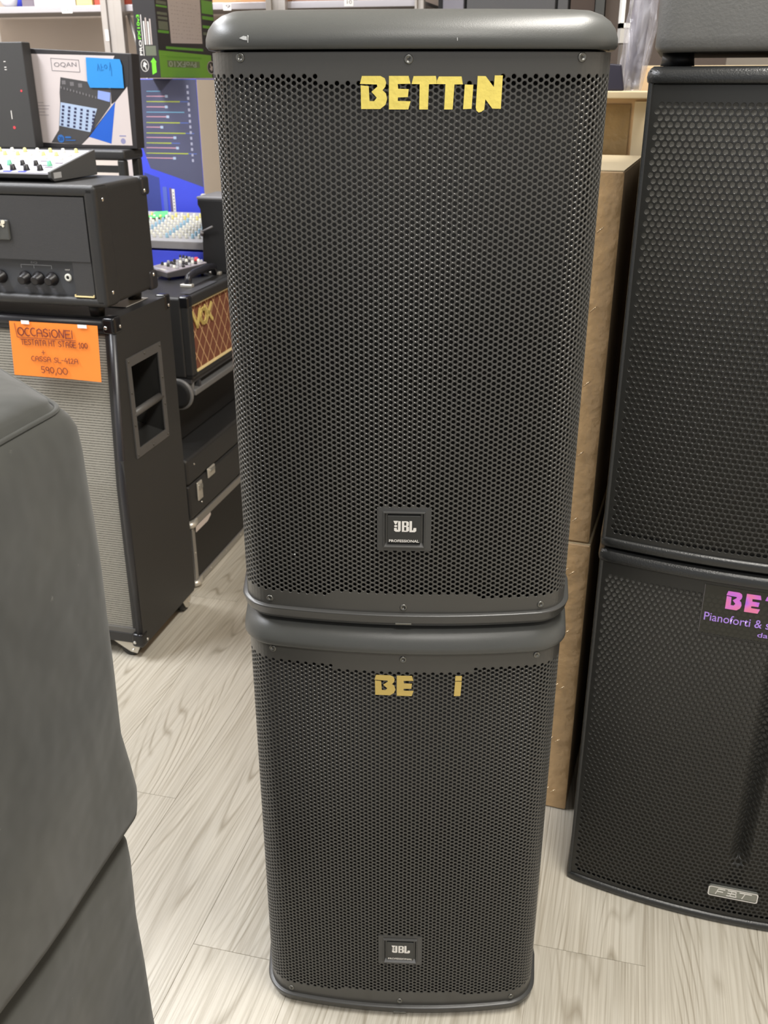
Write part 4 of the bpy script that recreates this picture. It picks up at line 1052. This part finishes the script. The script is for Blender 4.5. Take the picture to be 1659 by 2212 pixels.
M().lathe((.02, .072, .041), (0, 0, 1), [(0, .009), (.014, .007)], 12).build('knob', knob_red, t2)
M().box(-.066, .066, -.080, -.066, .0238, .0262).build('fader_strip', mixer_silver, t2)
M().box(.005, .040, -.081, -.066, .0262, .0275).build('white_label', white_paint, t2)
for a in (-.06, .06):
    for b in (-.07, .07): M().cyl((a, b, -.0060), (a, b, .006), .006, n=10).build('rubber_foot', rubber, t2)

# black upright device with lever
t = root('upright_speaker', -1.20, 2.85, .8325, 'black upright box with a small grey lever, at the back corner of the combo amplifier', 'speaker')
M().prism([(-1.253, .8325), (-1.150, .8325), (-1.150, 1.045), (-1.256, 1.045), (-1.256, 1.030), (-1.249, 1.018), (-1.247, .95)], 'xz', 2.752, 2.90).build('body', mat('monitor_black', (24, 24, 25), .5), t, .003)
M().box(-1.257, -1.148, 2.750, 2.902, 1.045, 1.054).build('top_cap', mat('cap_grey', (120, 120, 124), .5), t, .003)
M().tube([(-1.247, 2.748, .945), (-1.240, 2.735, .956)], .0055).build('lever', mat('lever_grey', (112, 110, 112), .5), t)
M().tube([(-1.240, 2.737, .956), (-1.205, 2.735, .972)], .0028).build('lever', MATS['lever_grey'], t)

# Soundcraft carton (measured on d=2.95, stands at d=3.14)
BD = 3.14; kk = BD/2.95
def sc(pts): return [(a*kk, 1.364+(b-1.364)*kk) for a, b in pts]
t = root('tall_blue_carton', -1.52, 3.22, .8315, 'tall blue and slate carton printed with fader bars, standing behind the mixers', 'box')
rx0, rx1 = -1.535*kk, -1.3195*kk
M().box(rx0, rx1, BD, BD+.20, .8315, 1.3715).build('carton', violet_blue, t, .002)
decal('slate_print', sc([(-1.5335, 1.3690), (-1.3205, 1.3690), (-1.3205, 1.060), (-1.417, 1.090), (-1.496, 1.113), (-1.522, 1.190)]), 'xz', BD, t, slate)
decal('slate_print', sc([(-1.520, 1.10), (-1.470, 1.085), (-1.470, .93), (-1.520, .94)]), 'xz', BD, t, mat('deep_blue_print', (62, 74, 150), .5))
bars = [(1.336, -1.440, 1), (1.322, -1.422, 0), (1.307, -1.378, 2), (1.292, -1.425, 0), (1.277, -1.366, 1), (1.264, -1.423, 0), (1.247, -1.383, 2), (1.234, -1.446, 0), (1.217, -1.367, 2), (1.204, -1.405, 0), (1.188, -1.417, 2), (1.174, -1.399, 0), (1.158, -1.363, 2), (1.144, -1.412, 0)]
pb = [mat('pink_print', (196, 150, 166), .5), mat('cyan_print', (110, 160, 190), .5), mat('yellow_green_print', (176, 190, 70), .5)]
for i, (z_, a1, kq) in enumerate(bars):
    (A, Z_), (B, _) = sc([(-1.486-.0016*i, z_), (a1, z_)])
    decal('fader_print', [(A, Z_-.0012), (B, Z_-.0016), (B, Z_+.0016), (A, Z_+.0012)], 'xz', BD-.0003, t, pb[kq])
    if kq == 2: decal('fader_print', [(B, Z_-.001), (B+.03, Z_-.001), (B+.03, Z_+.001), (B, Z_+.001)], 'xz', BD-.0003, t, mat('bar_blue_print', (96, 120, 200), .5))
    if kq == 0: decal('cap_print', [(B-.004, Z_-.004), (B+.006, Z_-.004), (B+.006, Z_+.004), (B-.004, Z_+.004)], 'xz', BD-.0006, t, lilac_blue)
for i in range(14):
    (A, Z_), = sc([(-1.3495, 1.349-i*.0162)])
    decal('index_print', rect(A-.0035, Z_-.0045, A+.0035, Z_+.0045), 'xz', BD-.0003, t, mat('lavender_print', (170, 172, 196), .5))
a_, b_ = sc([(-1.522, 1.284), (-1.508, 1.348)])
text('Soundcraft', (a_[0], a_[1]-.012, b_[0], b_[1]), 'xzd', BD-.0003, t, mat('pale_lavender', (206, 204, 218), .5), 'logo_lettering')
a_, b_ = sc([(-1.461, .955), (-1.447, 1.058)]); decal('strip_print', rect(a_[0], a_[1], b_[0], b_[1]), 'xz', BD-.0006, t, mat('dim_strip', (92, 110, 200), .5))
a_, b_ = sc([(-1.438, .955), (-1.4305, 1.055)]); decal('strip_print', rect(a_[0], a_[1], b_[0], b_[1]), 'xz', BD-.0006, t, mat('mauve_strip', (104, 92, 130), .5))
a_, b_ = sc([(-1.4300, .955), (-1.4205, 1.052)]); decal('strip_print', rect(a_[0], a_[1], b_[0], b_[1]), 'xz', BD-.0006, t, white_paint)
q = M()
for i in range(9): q.cyl(((a_[0]+b_[0])/2, BD-.0006, b_[1]-.012-i*.0105), ((a_[0]+b_[0])/2, BD-.0012, b_[1]-.012-i*.0105), .0018, n=8)
q.build('dot_print', knob_print, t)
(A, Z_), = sc([(-1.3305, 1.020)])
text('Ui', (A-.004, Z_-.028, A+.016, Z_+.022), 'xzd', BD-.0003, t, white_paint, 'logo_lettering')
# green note on desk
sv = [(-1.492, .981), (-1.446, .985), (-1.444, .957), (-1.474, .944), (-1.518, .952)]
kg = 3.04/2.95; sv = [(a*kg, 1.364+(b-1.364)*kg) for a, b in sv]
g_ = M().add([(sv[0][0], 3.03, sv[0][1]), (sv[1][0], 3.03, sv[1][1]), (sv[2][0]+.003, 3.015, .9585), (sv[3][0], 2.98, .957), (sv[4][0], 3.00, .960), (sv[0][0], 3.015, .9595)], [(0, 1, 2, 5), (5, 2, 3, 4)])
o = g_.build('paper_note', green_note, None); placed(o, -1.52, 3.0, .957); top(o, 'bright green paper note lying on the grey mixing desk', 'note')
md = o.modifiers.new('solid', 'SOLIDIFY'); md.thickness = .0008
M().box(rx1+.0002, rx1+.0010, BD+.002, BD+.198, .834, 1.369).build('side_face', beige_card, t)
M().box(-2.0, -1.45, 3.36, 3.40, .8290, 1.3690).build('rear_support', beige_card, bpy.data.objects['low_table'])
# Mackie carton (measured with its end at d=2.88, stands at d=3.05)
BD = 3.05; kk = BD/2.88
def mk(pts): return [(a*kk, 1.364+(b-1.364)*kk) for a, b in pts]
RB = -1.3995*kk
def mb(pts): return [(a*kk, 1.364+(b-1.364)*kk) for a, b in pts]
t = root('green_carton', -1.52, 3.25, 1.3745, 'green and black mixer carton standing on end above the blue carton', 'box')
M().box(-1.4715*kk, RB, BD, 3.50, 1.3745, 1.80).build('carton', box_black, t, .002)
f_ = BD
text('PRO', tuple(c for p in [mk([(-1.4605, 1.434)])[0]] for c in p)+tuple(c for p in [mk([(-1.4515, 1.474)])[0]] for c in p), 'xzu', f_, t, white_paint, 'side_lettering', bold=.02)
p, r_ = mk([(-1.4615, 1.477), (-1.4525, 1.541)]); text('FX10v3', (p[0], p[1], r_[0], r_[1]), 'xzu', f_, t, lime, 'side_lettering', bold=.015)
p, r_ = mk([(-1.4485, 1.433), (-1.4465, 1.541)]); decal('line_print', rect(p[0], p[1], r_[0], r_[1]), 'xz', f_, t, white_paint)
for a, z0_, z1_, m_ in [(-1.4420, 1.462, 1.524, white_paint), (-1.4355, 1.462, 1.533, spec_print), (-1.4285, 1.462, 1.523, white_paint), (-1.4220, 1.462, 1.530, spec_print)]:
    p, r_ = mk([(a, z0_), (a+.0042, z1_)]); decal('bar_print', rect(p[0], p[1], r_[0], r_[1]), 'xz', f_, t, m_)
p, r_ = mk([(-1.4415, 1.433), (-1.408, 1.459)]); decal('bar_print', rect(p[0], p[1], r_[0], r_[1]), 'xz', f_, t, grey_green)
pc, = mk([(-1.4480, 1.4065)])
q = M(); o_ = [(pc[0]+.0135*cos(i*pi/12), pc[1]+.0175*sin(i*pi/12)) for i in range(24)]; i_ = [(pc[0]+.0118*cos(i*pi/12), pc[1]+.0158*sin(i*pi/12)) for i in range(24)]
q.add([(a, f_-.0005, b) for a, b in o_]+[(a, f_-.0005, b) for a, b in i_], [(k, (k+1) % 24, (k+1) % 24+24, k+24) for k in range(24)]); q.build('ring_print', white_paint, t)
emb = [(-.3, .5), (-.05, .55), (0, .8), (.12, .5), (.45, .35), (.5, .1), (.15, .1), (.35, -.75), (.15, -.7), (-.05, -.15), (-.3, -.3), (-.45, .0), (-.3, .15)]
decal('emblem_print', [(pc[0]+a*.0145, pc[1]+b*.0165) for a, b in emb], 'xz', f_-.0003, t, white_paint)
decal('arrow_print', mk([(-1.4185, 1.4275), (-1.4095, 1.416), (-1.4120, 1.415), (-1.4120, 1.3885), (-1.4255, 1.382), (-1.4250, 1.415), (-1.4290, 1.416)]), 'xz', f_, t, lime)
# broad side facing the aisle
decal('green_print', mb([(2.8802, 1.4475), (3.26, 1.4415), (3.26, 1.3745), (2.8802, 1.3745)]), 'yz', RB, t, green_card)
decal('spec_print', mb([(2.960, 1.80), (2.968, 1.4685), (3.198, 1.4740), (3.206, 1.80)]), 'yz', RB, t, spec_print)
for (a, b, c_, d_, m_) in [(2.93, 1.452, 3.20, 1.459, mid_green), (2.886, 1.494, 2.958, 1.501, mid_green), (2.885, 1.562, 2.958, 1.567, mid_green), (2.892, 1.503, 2.955, 1.525, grey_green), (2.892, 1.530, 2.955, 1.537, grey_green), (2.889, 1.542, 2.955, 1.549, grey_green), (2.889, 1.570, 2.955, 1.578, grey_green),
                           (3.210, 1.562, 3.30, 1.60, mid_green), (3.210, 1.545, 3.30, 1.555, mid_green), (3.210, 1.52, 3.30, 1.528, mid_green), (3.21, 1.50, 3.30, 1.508, grey_green)]:
    p, r_ = mb([(a, b), (c_, d_)]); decal('band_print', rect(p[0], p[1], r_[0], r_[1]), 'yz', RB, t, m_)
p, r_ = mb([(2.93, 1.4030), (3.165, 1.4215)]); decal('band_print', rect(p[0], p[1], r_[0], r_[1]), 'yz', RB+.0003, t, mat('olive_print', (104, 120, 76), .5))
text('ProFX10', (p[0]+.01, p[1]+.001, r_[0]-.03, r_[1]-.002), 'yzf', RB+.0007, t, mat('pale_olive_print', (170, 176, 156), .5), 'side_lettering')
p, r_ = mb([(2.93, 1.4285), (3.18, 1.434)]); text('PROFESSIONAL MIXER WITH USB', (p[0], p[1], r_[0], r_[1]), 'yzf', RB+.0003, t, mid_green, 'side_lettering')
q = M()
for i in range(11):
    for k in range(10):
        if random.random() < .6:
            p, = mb([(2.985+i*.0195, 1.485+k*.0105)]); q.box(RB+.0003, RB+.0006, p[0], p[0]+.010, p[1], p[1]+.0014)
q.build('small_print', mat('print_mauve', (160, 146, 142), .5), t)
pc = mb([(3.255, 1.4050)])[0]
q = M(); q.add([(RB+.0008, pc[0]+.035*cos(i*pi/12), pc[1]+.021*sin(i*pi/12)) for i in range(24)], [tuple(range(24))]); q.build('round_print', box_black, t)
q = M(); a_ = [(RB+.0012, pc[0]+.035*cos(i*pi/12), pc[1]+.021*sin(i*pi/12)) for i in range(24)]; b_ = [(RB+.0012, pc[0]+.031*cos(i*pi/12), pc[1]+.0188*sin(i*pi/12)) for i in range(24)]
q.add(a_+b_, [(k, (k+1) % 24, (k+1) % 24+24, k+24) for k in range(24)]); q.build('ring_print', spec_print, t)
q = M(); q.prism([(pc[0]-a*.028, pc[1]-b*.017) for a, b in emb], 'yz', RB+.0012, RB+.0015); q.build('emblem_print', spec_print, t)

# ------------------------------------------------------------------ wall shelf
SD = 3.70; ks = SD/3.3
t = root('steel_shelving', -1.6, SD+.25, 0, 'grey steel shelving with rails and uprights at the back wall', 'shelving')
zr0, zr1 = 1.364+(1.577-1.364)*ks, 1.364+(1.5975-1.364)*ks
M().box(-2.75, -.80, SD, SD+.006, zr0, zr1).build('shelf_rail', steel_rail, t, .002)
M().box(-2.75, -.80, SD+.006, SD+.42, zr1-.012, zr1).build('shelf_board', mat('shelf_board_grey', (150, 146, 146), .5), t)
M().box(-2.75, -.80, SD+.43, SD+.436, .9, zr0+.3).build('back_panel', panel_metal, t)
for (a, b) in ((-1.789*ks, -1.712*ks), (-1.206*ks, -1.140*ks), (-.719*ks, -.690*ks), (-2.62, -2.55)):
    q = M(); w_ = b-a
    q.box(a, a+w_*.28, SD-.03, SD-.006, 0, 2.6).box(a+w_*.28, a+w_*.62, SD-.022, SD-.006, 0, 2.6).box(a+w_*.62, b, SD-.03, SD-.006, 0, 2.6)
    q.box(a, b, SD-.008, SD-.001, 0, 2.6)
    q.build('upright', steel, t, .002)
q = M()
strk = Vector((-1.703*ks, 0, 1.364+(1.530-1.364)*ks)); 
M().tube([(-1.712*ks, SD+.02, 1.364+(1.57-1.364)*ks), (-1.660*ks, SD+.02, 1.364+(1.36-1.364)*ks), (-1.61*ks, SD+.02, 1.0)], .007).build('brace', steel, t)
for a, zc, w_, s_, f0 in ((-1.948, 1.586, .034, '25', 1), (-1.362, 1.586, .024, '9', 0), (-.952, 1.592, .026, '10', 0)):
    a *= ks; zc = 1.364+(zc-1.364)*ks
    l_ = M().box(a, a+w_*1.3, SD-.0008, SD-.0001, zc-.013, zc+.012).build('price_tag', white_paint, t)
    text(s_, (a+.010, zc-.006, a+.028, zc+.006), 'xz', SD-.0009, l_, grey_print)
l_ = M().box(-1.789*ks+.010, -1.789*ks+.024, SD-.0312, SD-.0302, 1.364+(1.488-1.364)*ks, 1.364+(1.522-1.364)*ks).build('price_tag', white_paint, t)
# items on the shelf
def carton(name, r0, r1, z0, z1, d0, d1, m_, label, lidm=None):
    t_ = root(name, (r0+r1)/2, (d0+d1)/2, z0, label, 'box')
    M().box(r0, r1, d0, d1, z0, z1).build('carton', m_, t_, .002)
    M().box((r0+r1)/2-.02, (r0+r1)/2+.02, d0-.0006, d0, z0+.004, z1-.002).build('tape', tape_mat if lidm is None else lidm, t_)
    return t_
z_ = zr1+.0008
carton('white_carton', -2.06*ks, -1.905*ks, z_, z_+.16, SD+.02, SD+.25, white_paint, 'white box on the steel shelf, left of the yellow box', white_paint)
carton('yellow_carton', -1.900*ks, -1.842*ks, z_, z_+.13, SD+.02, SD+.22, yellow_card, 'pale yellow box on the steel shelf beside the red one', yellow_card)
carton('red_carton', -1.838*ks, -1.72*ks, z_, z_+.14, SD+.03, SD+.25, red_card, 'red box on the steel shelf next to the left upright', red_card)
carton('grey_carton', -2.125*ks, -2.07*ks, z_, z_+.15, SD+.05, SD+.3, mat('mauve_grey_carton', (122, 112, 122), .6), 'mauve grey box at the left end of the steel shelf', MATS['mauve_grey_carton'])
t = root('white_ball', -2.185*ks, SD+.06, z_, 'round white and blue object at the left end of the shelf', 'ball')
M().lathe((-2.182*ks, SD+.07, z_), (0, 0, 1), [(0, .012), (.008, .028), (.03, .040), (.06, .030), (.075, .010)], 20).build('shell', mat('white_gloss', (245, 245, 250), .2), t)
M().lathe((-2.163*ks, SD+.10, z_), (0, 0, 1), [(0, .012), (.008, .03), (.03, .040), (.06, .030), (.075, .010)], 20).build('blue_band', violet_blue, t)
carton('tan_carton', -1.43*ks, -1.215*ks, z_, z_+.16, SD+.02, SD+.3, tan_card, 'tan box on the steel shelf between the green carton and an upright')
carton('tan_carton', -1.13*ks, -.93*ks, z_, z_+.15, SD+.02, SD+.3, mat('rose_carton', (190, 150, 130), .7), 'rosy brown box on the steel shelf above the centre speaker')
carton('tan_carton', -.92*ks, -.79*ks, z_, z_+.13, SD+.04, SD+.3, tan_card, 'narrow tan box at the right end of the steel shelf')

# ------------------------------------------------------------------ back right cabinets
t = root('steel_cabinet', -.45, 3.95, 0, 'tall dark grey cabinet with two doors behind the centre speakers', 'cabinet')
a0, a1 = -.655*ks, -.250*ks
M().box(a0, a1, SD+.03, SD+.45, 0, 2.3).build('body', mat('cab_near_black', (26, 26, 28), .6), t)  # near-black body, seen between the door panels
M().box(a0+.02, -.572*ks, SD+.01, SD+.03, .03, 2.28).build('door', mat('cab_lilac', (132, 130, 140), .5), t, .002)
d_ = M().box(-.562*ks, -.292*ks, SD+.01, SD+.03, .03, 2.28).build('door', cab_dark, t, .002)
M().cyl((-.31*ks, SD+.0, 1.2), (-.31*ks, SD, 1.35), .006, n=10).build('handle', nickel, d_)
M().box(-.284*ks, a1-.004, SD+.01, SD+.03, .03, 2.28).build('side_panel', cab_dark, t, .002)
t = root('wardrobe', -.15, 3.95, 0, 'dark brown wooden cabinet beside the grey one', 'cabinet')
M().box(-.246*ks, -.175*ks, SD+.01, SD+.45, 0, 2.3).build('side_panel', cab_brown, t)
M().box(-.172*ks, -.145*ks, SD, SD+.45, 0, 2.3).build('post', black_plastic, t)
M().box(-.142*ks, .25, SD+.02, SD+.45, 0, 2.3).build('door', mat('red_brown_panel', (84, 72, 64), .6, 0, .1, 6), t)

# ------------------------------------------------------------------ cartons between the stacks
YB = radians(-18.5)
def cartonw(name, label, x, y, z, w, dp, h, m_, group=None, flaps=False):
    """x,y: front right corner in world; box runs left and back"""
    t_ = root(name, 0, 0, 0, label, 'box', group, yaw=YB, world=(x, y, z))
    M().box(-w, 0, 0, dp, 0, h-.0015).build('carton', m_, t_, .003)
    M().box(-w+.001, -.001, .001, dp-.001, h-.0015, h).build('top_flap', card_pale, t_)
    return t_
CX, CY = .368, 1.556
lowb = cartonw('cardboard_carton', 'lower brown cardboard carton with stapled tape, on the floor right of the centre stack', CX+.003, CY-.003, 0, .42, .36, .604, cardboard, 'tall cartons between the speaker stacks')
upb = cartonw('cardboard_carton', 'upper tall brown cardboard carton, standing on the lower carton beside the centre stack', CX, CY, .6055, .42, .34, .634, cardboard, 'tall cartons between the speaker stacks')
for t_, h in ((lowb, .604), (upb, .634)):
    # wide glossy tape over the front edge, rippled
    q = M(); n = 40; vs = []
    for i in range(n+1):
        z_ = .004+(h-.008)*i/n
        for x_ in (-.20, -.060, -.032, -.006, 0.0):
            rip = .0014*sin(i*1.25+x_*30)+.0008*sin(i*3.1)
            vs.append((x_, -.0022-max(0, rip) if x_ < -.001 else -.0005, z_))
    q.add(vs, [(i*5+k, i*5+k+1, (i+1)*5+k+1, (i+1)*5+k) for i in range(n) for k in range(4)], True)
    q.build('packing_tape', tape_mat, t_, fixn=False)
    k = 0; z_ = .05
    while z_ < h-.03:
        for s_ in range(2):
            a = -.040+s_*.012; b = z_-s_*.004
            M().tube([(a-.005, -.0055, b-.004), (a+.005, -.0055, b+.005)], .0007, 6).build('staple', staple_mat, t_)
        z_ += .125
q = M(); q_ = []
hx = -.058
strokes(q, [[(hx-.02, .150), (hx, .150), (hx+.002, .146), (hx+.002, .112), (hx, .108), (hx-.02, .108)]], .0012, -.0046, -.0036, lambda p: p)
q.build('hand_hole_cut', mat('cut_brown', (120, 84, 56), .8), lowb)
# farther cartons
t = cartonw('cardboard_carton', 'open cardboard carton behind the right speakers, glossy brown tape, plastic bag on it', .492, 1.93, 0, .34, .36, 1.345, cardboard)
M().box(-.34, .0, -.03, .0, 1.335, 1.347).build('front_flap', card_pale, t, .002)
q = M(); q.box(-.30, -.035, -.003, -.0008, .9, 1.325).build('packing_tape', mat('olive_tape', (150, 124, 84), .2, 0, .1, 20, .8, 30, bdist=.004), t)
M().box(-.028, -.006, -.004, -.0008, .9, 1.33).build('corner_strip', card_pale, t)
t = cartonw('cardboard_carton', 'brown cardboard carton behind the right speaker stack, seen through the gap', 1.05, 2.38, 0, .48, .3, 1.398, cardboard)

# clear plastic bag standing on the carton
t = root('plastic_bag', 0, 0, 0, 'clear crumpled plastic bag hanging between the centre stack and right cabinet', 'bag', yaw=YB, world=(.480, 2.03, 1.3465))
from mathutils import noise
q = M(); R = []; nr, ns = 46, 40
for i in range(nr):
    v = i/(nr-1); z_ = v*.50
    w = .023+.004*min(1, v*3)+.003*sin(v*9)
    cxo = .002+.006*v+.005*sin(v*6)-.006*(1-min(1, v*3))
    ring = []
    for k in range(ns):
        a = 2*pi*k/ns
        rr_ = 1+.28*noise.noise(Vector((cos(a)*1.6, sin(a)*1.6, z_*9)))+.16*noise.noise(Vector((cos(a)*4, sin(a)*4, z_*22+3)))
        ring.append((cxo+w*rr_*cos(a), .0+.030*rr_*sin(a), .001+z_))
    R.append(ring)
q.rings(R, True, False).build('film', film_mat, t, smooth=True)
c_ = M(); R = []
for i in range(12):
    v = i/11; R.append([(-.005+.025*v+(.016+.006*noise.noise(Vector((k, i*.5, 1))))*cos(2*pi*k/10), .004+.014*sin(2*pi*k/10), .003+v*.47) for k in range(10)])
c_.rings(R).build('folded_film', mat('folded_grey_film', (120, 118, 130), .25, 0, .2, 30), t)
t = root('dark_pouch', 0, 0, 0, 'small dark folded pouch with a pale edge beside the plastic bag', 'bag', yaw=YB, world=(.418, 1.965, 1.3465))
M().add([(-.045, 0, .001), (.03, 0, .001), (.028, .03, .001), (-.045, .03, .001), (-.035, .002, .050), (.020, .006, .046), (.02, .022, .046), (-.035, .026, .050)], [(0, 1, 5, 4), (1, 2, 6, 5), (2, 3, 7, 6), (3, 0, 4, 7), (4, 5, 6, 7), (3, 2, 1, 0)]).build('pouch', mat('navy_vinyl', (48, 46, 62), .4), t, .003)
M().add([(-.047, -.002, .046), (-.034, -.003, .050), (-.020, -.003, .020), (-.030, -.003, .002), (-.050, -.002, .006)], [(0, 1, 2, 3, 4)]).build('pale_edge', mat('pale_silver', (200, 204, 200), .4), t)

# white frame and grey block further back
t = root('white_stand', 0, 0, 0, 'white upright frame with grey foot behind the centre stack', 'stand', yaw=0, world=(.678, 3.0, 0))
q = M().box(-.020, -.010, 0, .03, 1.500, 1.95).box(.012, .022, 0, .03, 1.500, 1.95).box(-.020, .022, 0, .03, 1.500, 1.512).build('frame', mat('white_lacquer', (250, 250, 246), .3), t)
M().box(-.018, .022, .002, .04, 1.462, 1.4995).build('grey_block', mat('pale_grey_plastic', (190, 188, 184), .5), t)
M().box(-.012, .014, .006, .034, 0, 1.463).build('post', mat('brown_grey_post', (110, 104, 98), .6), t)
M().box(-.12, .12, -.08, .12, 0, .012).build('foot_plate', MATS['brown_grey_post'], t)
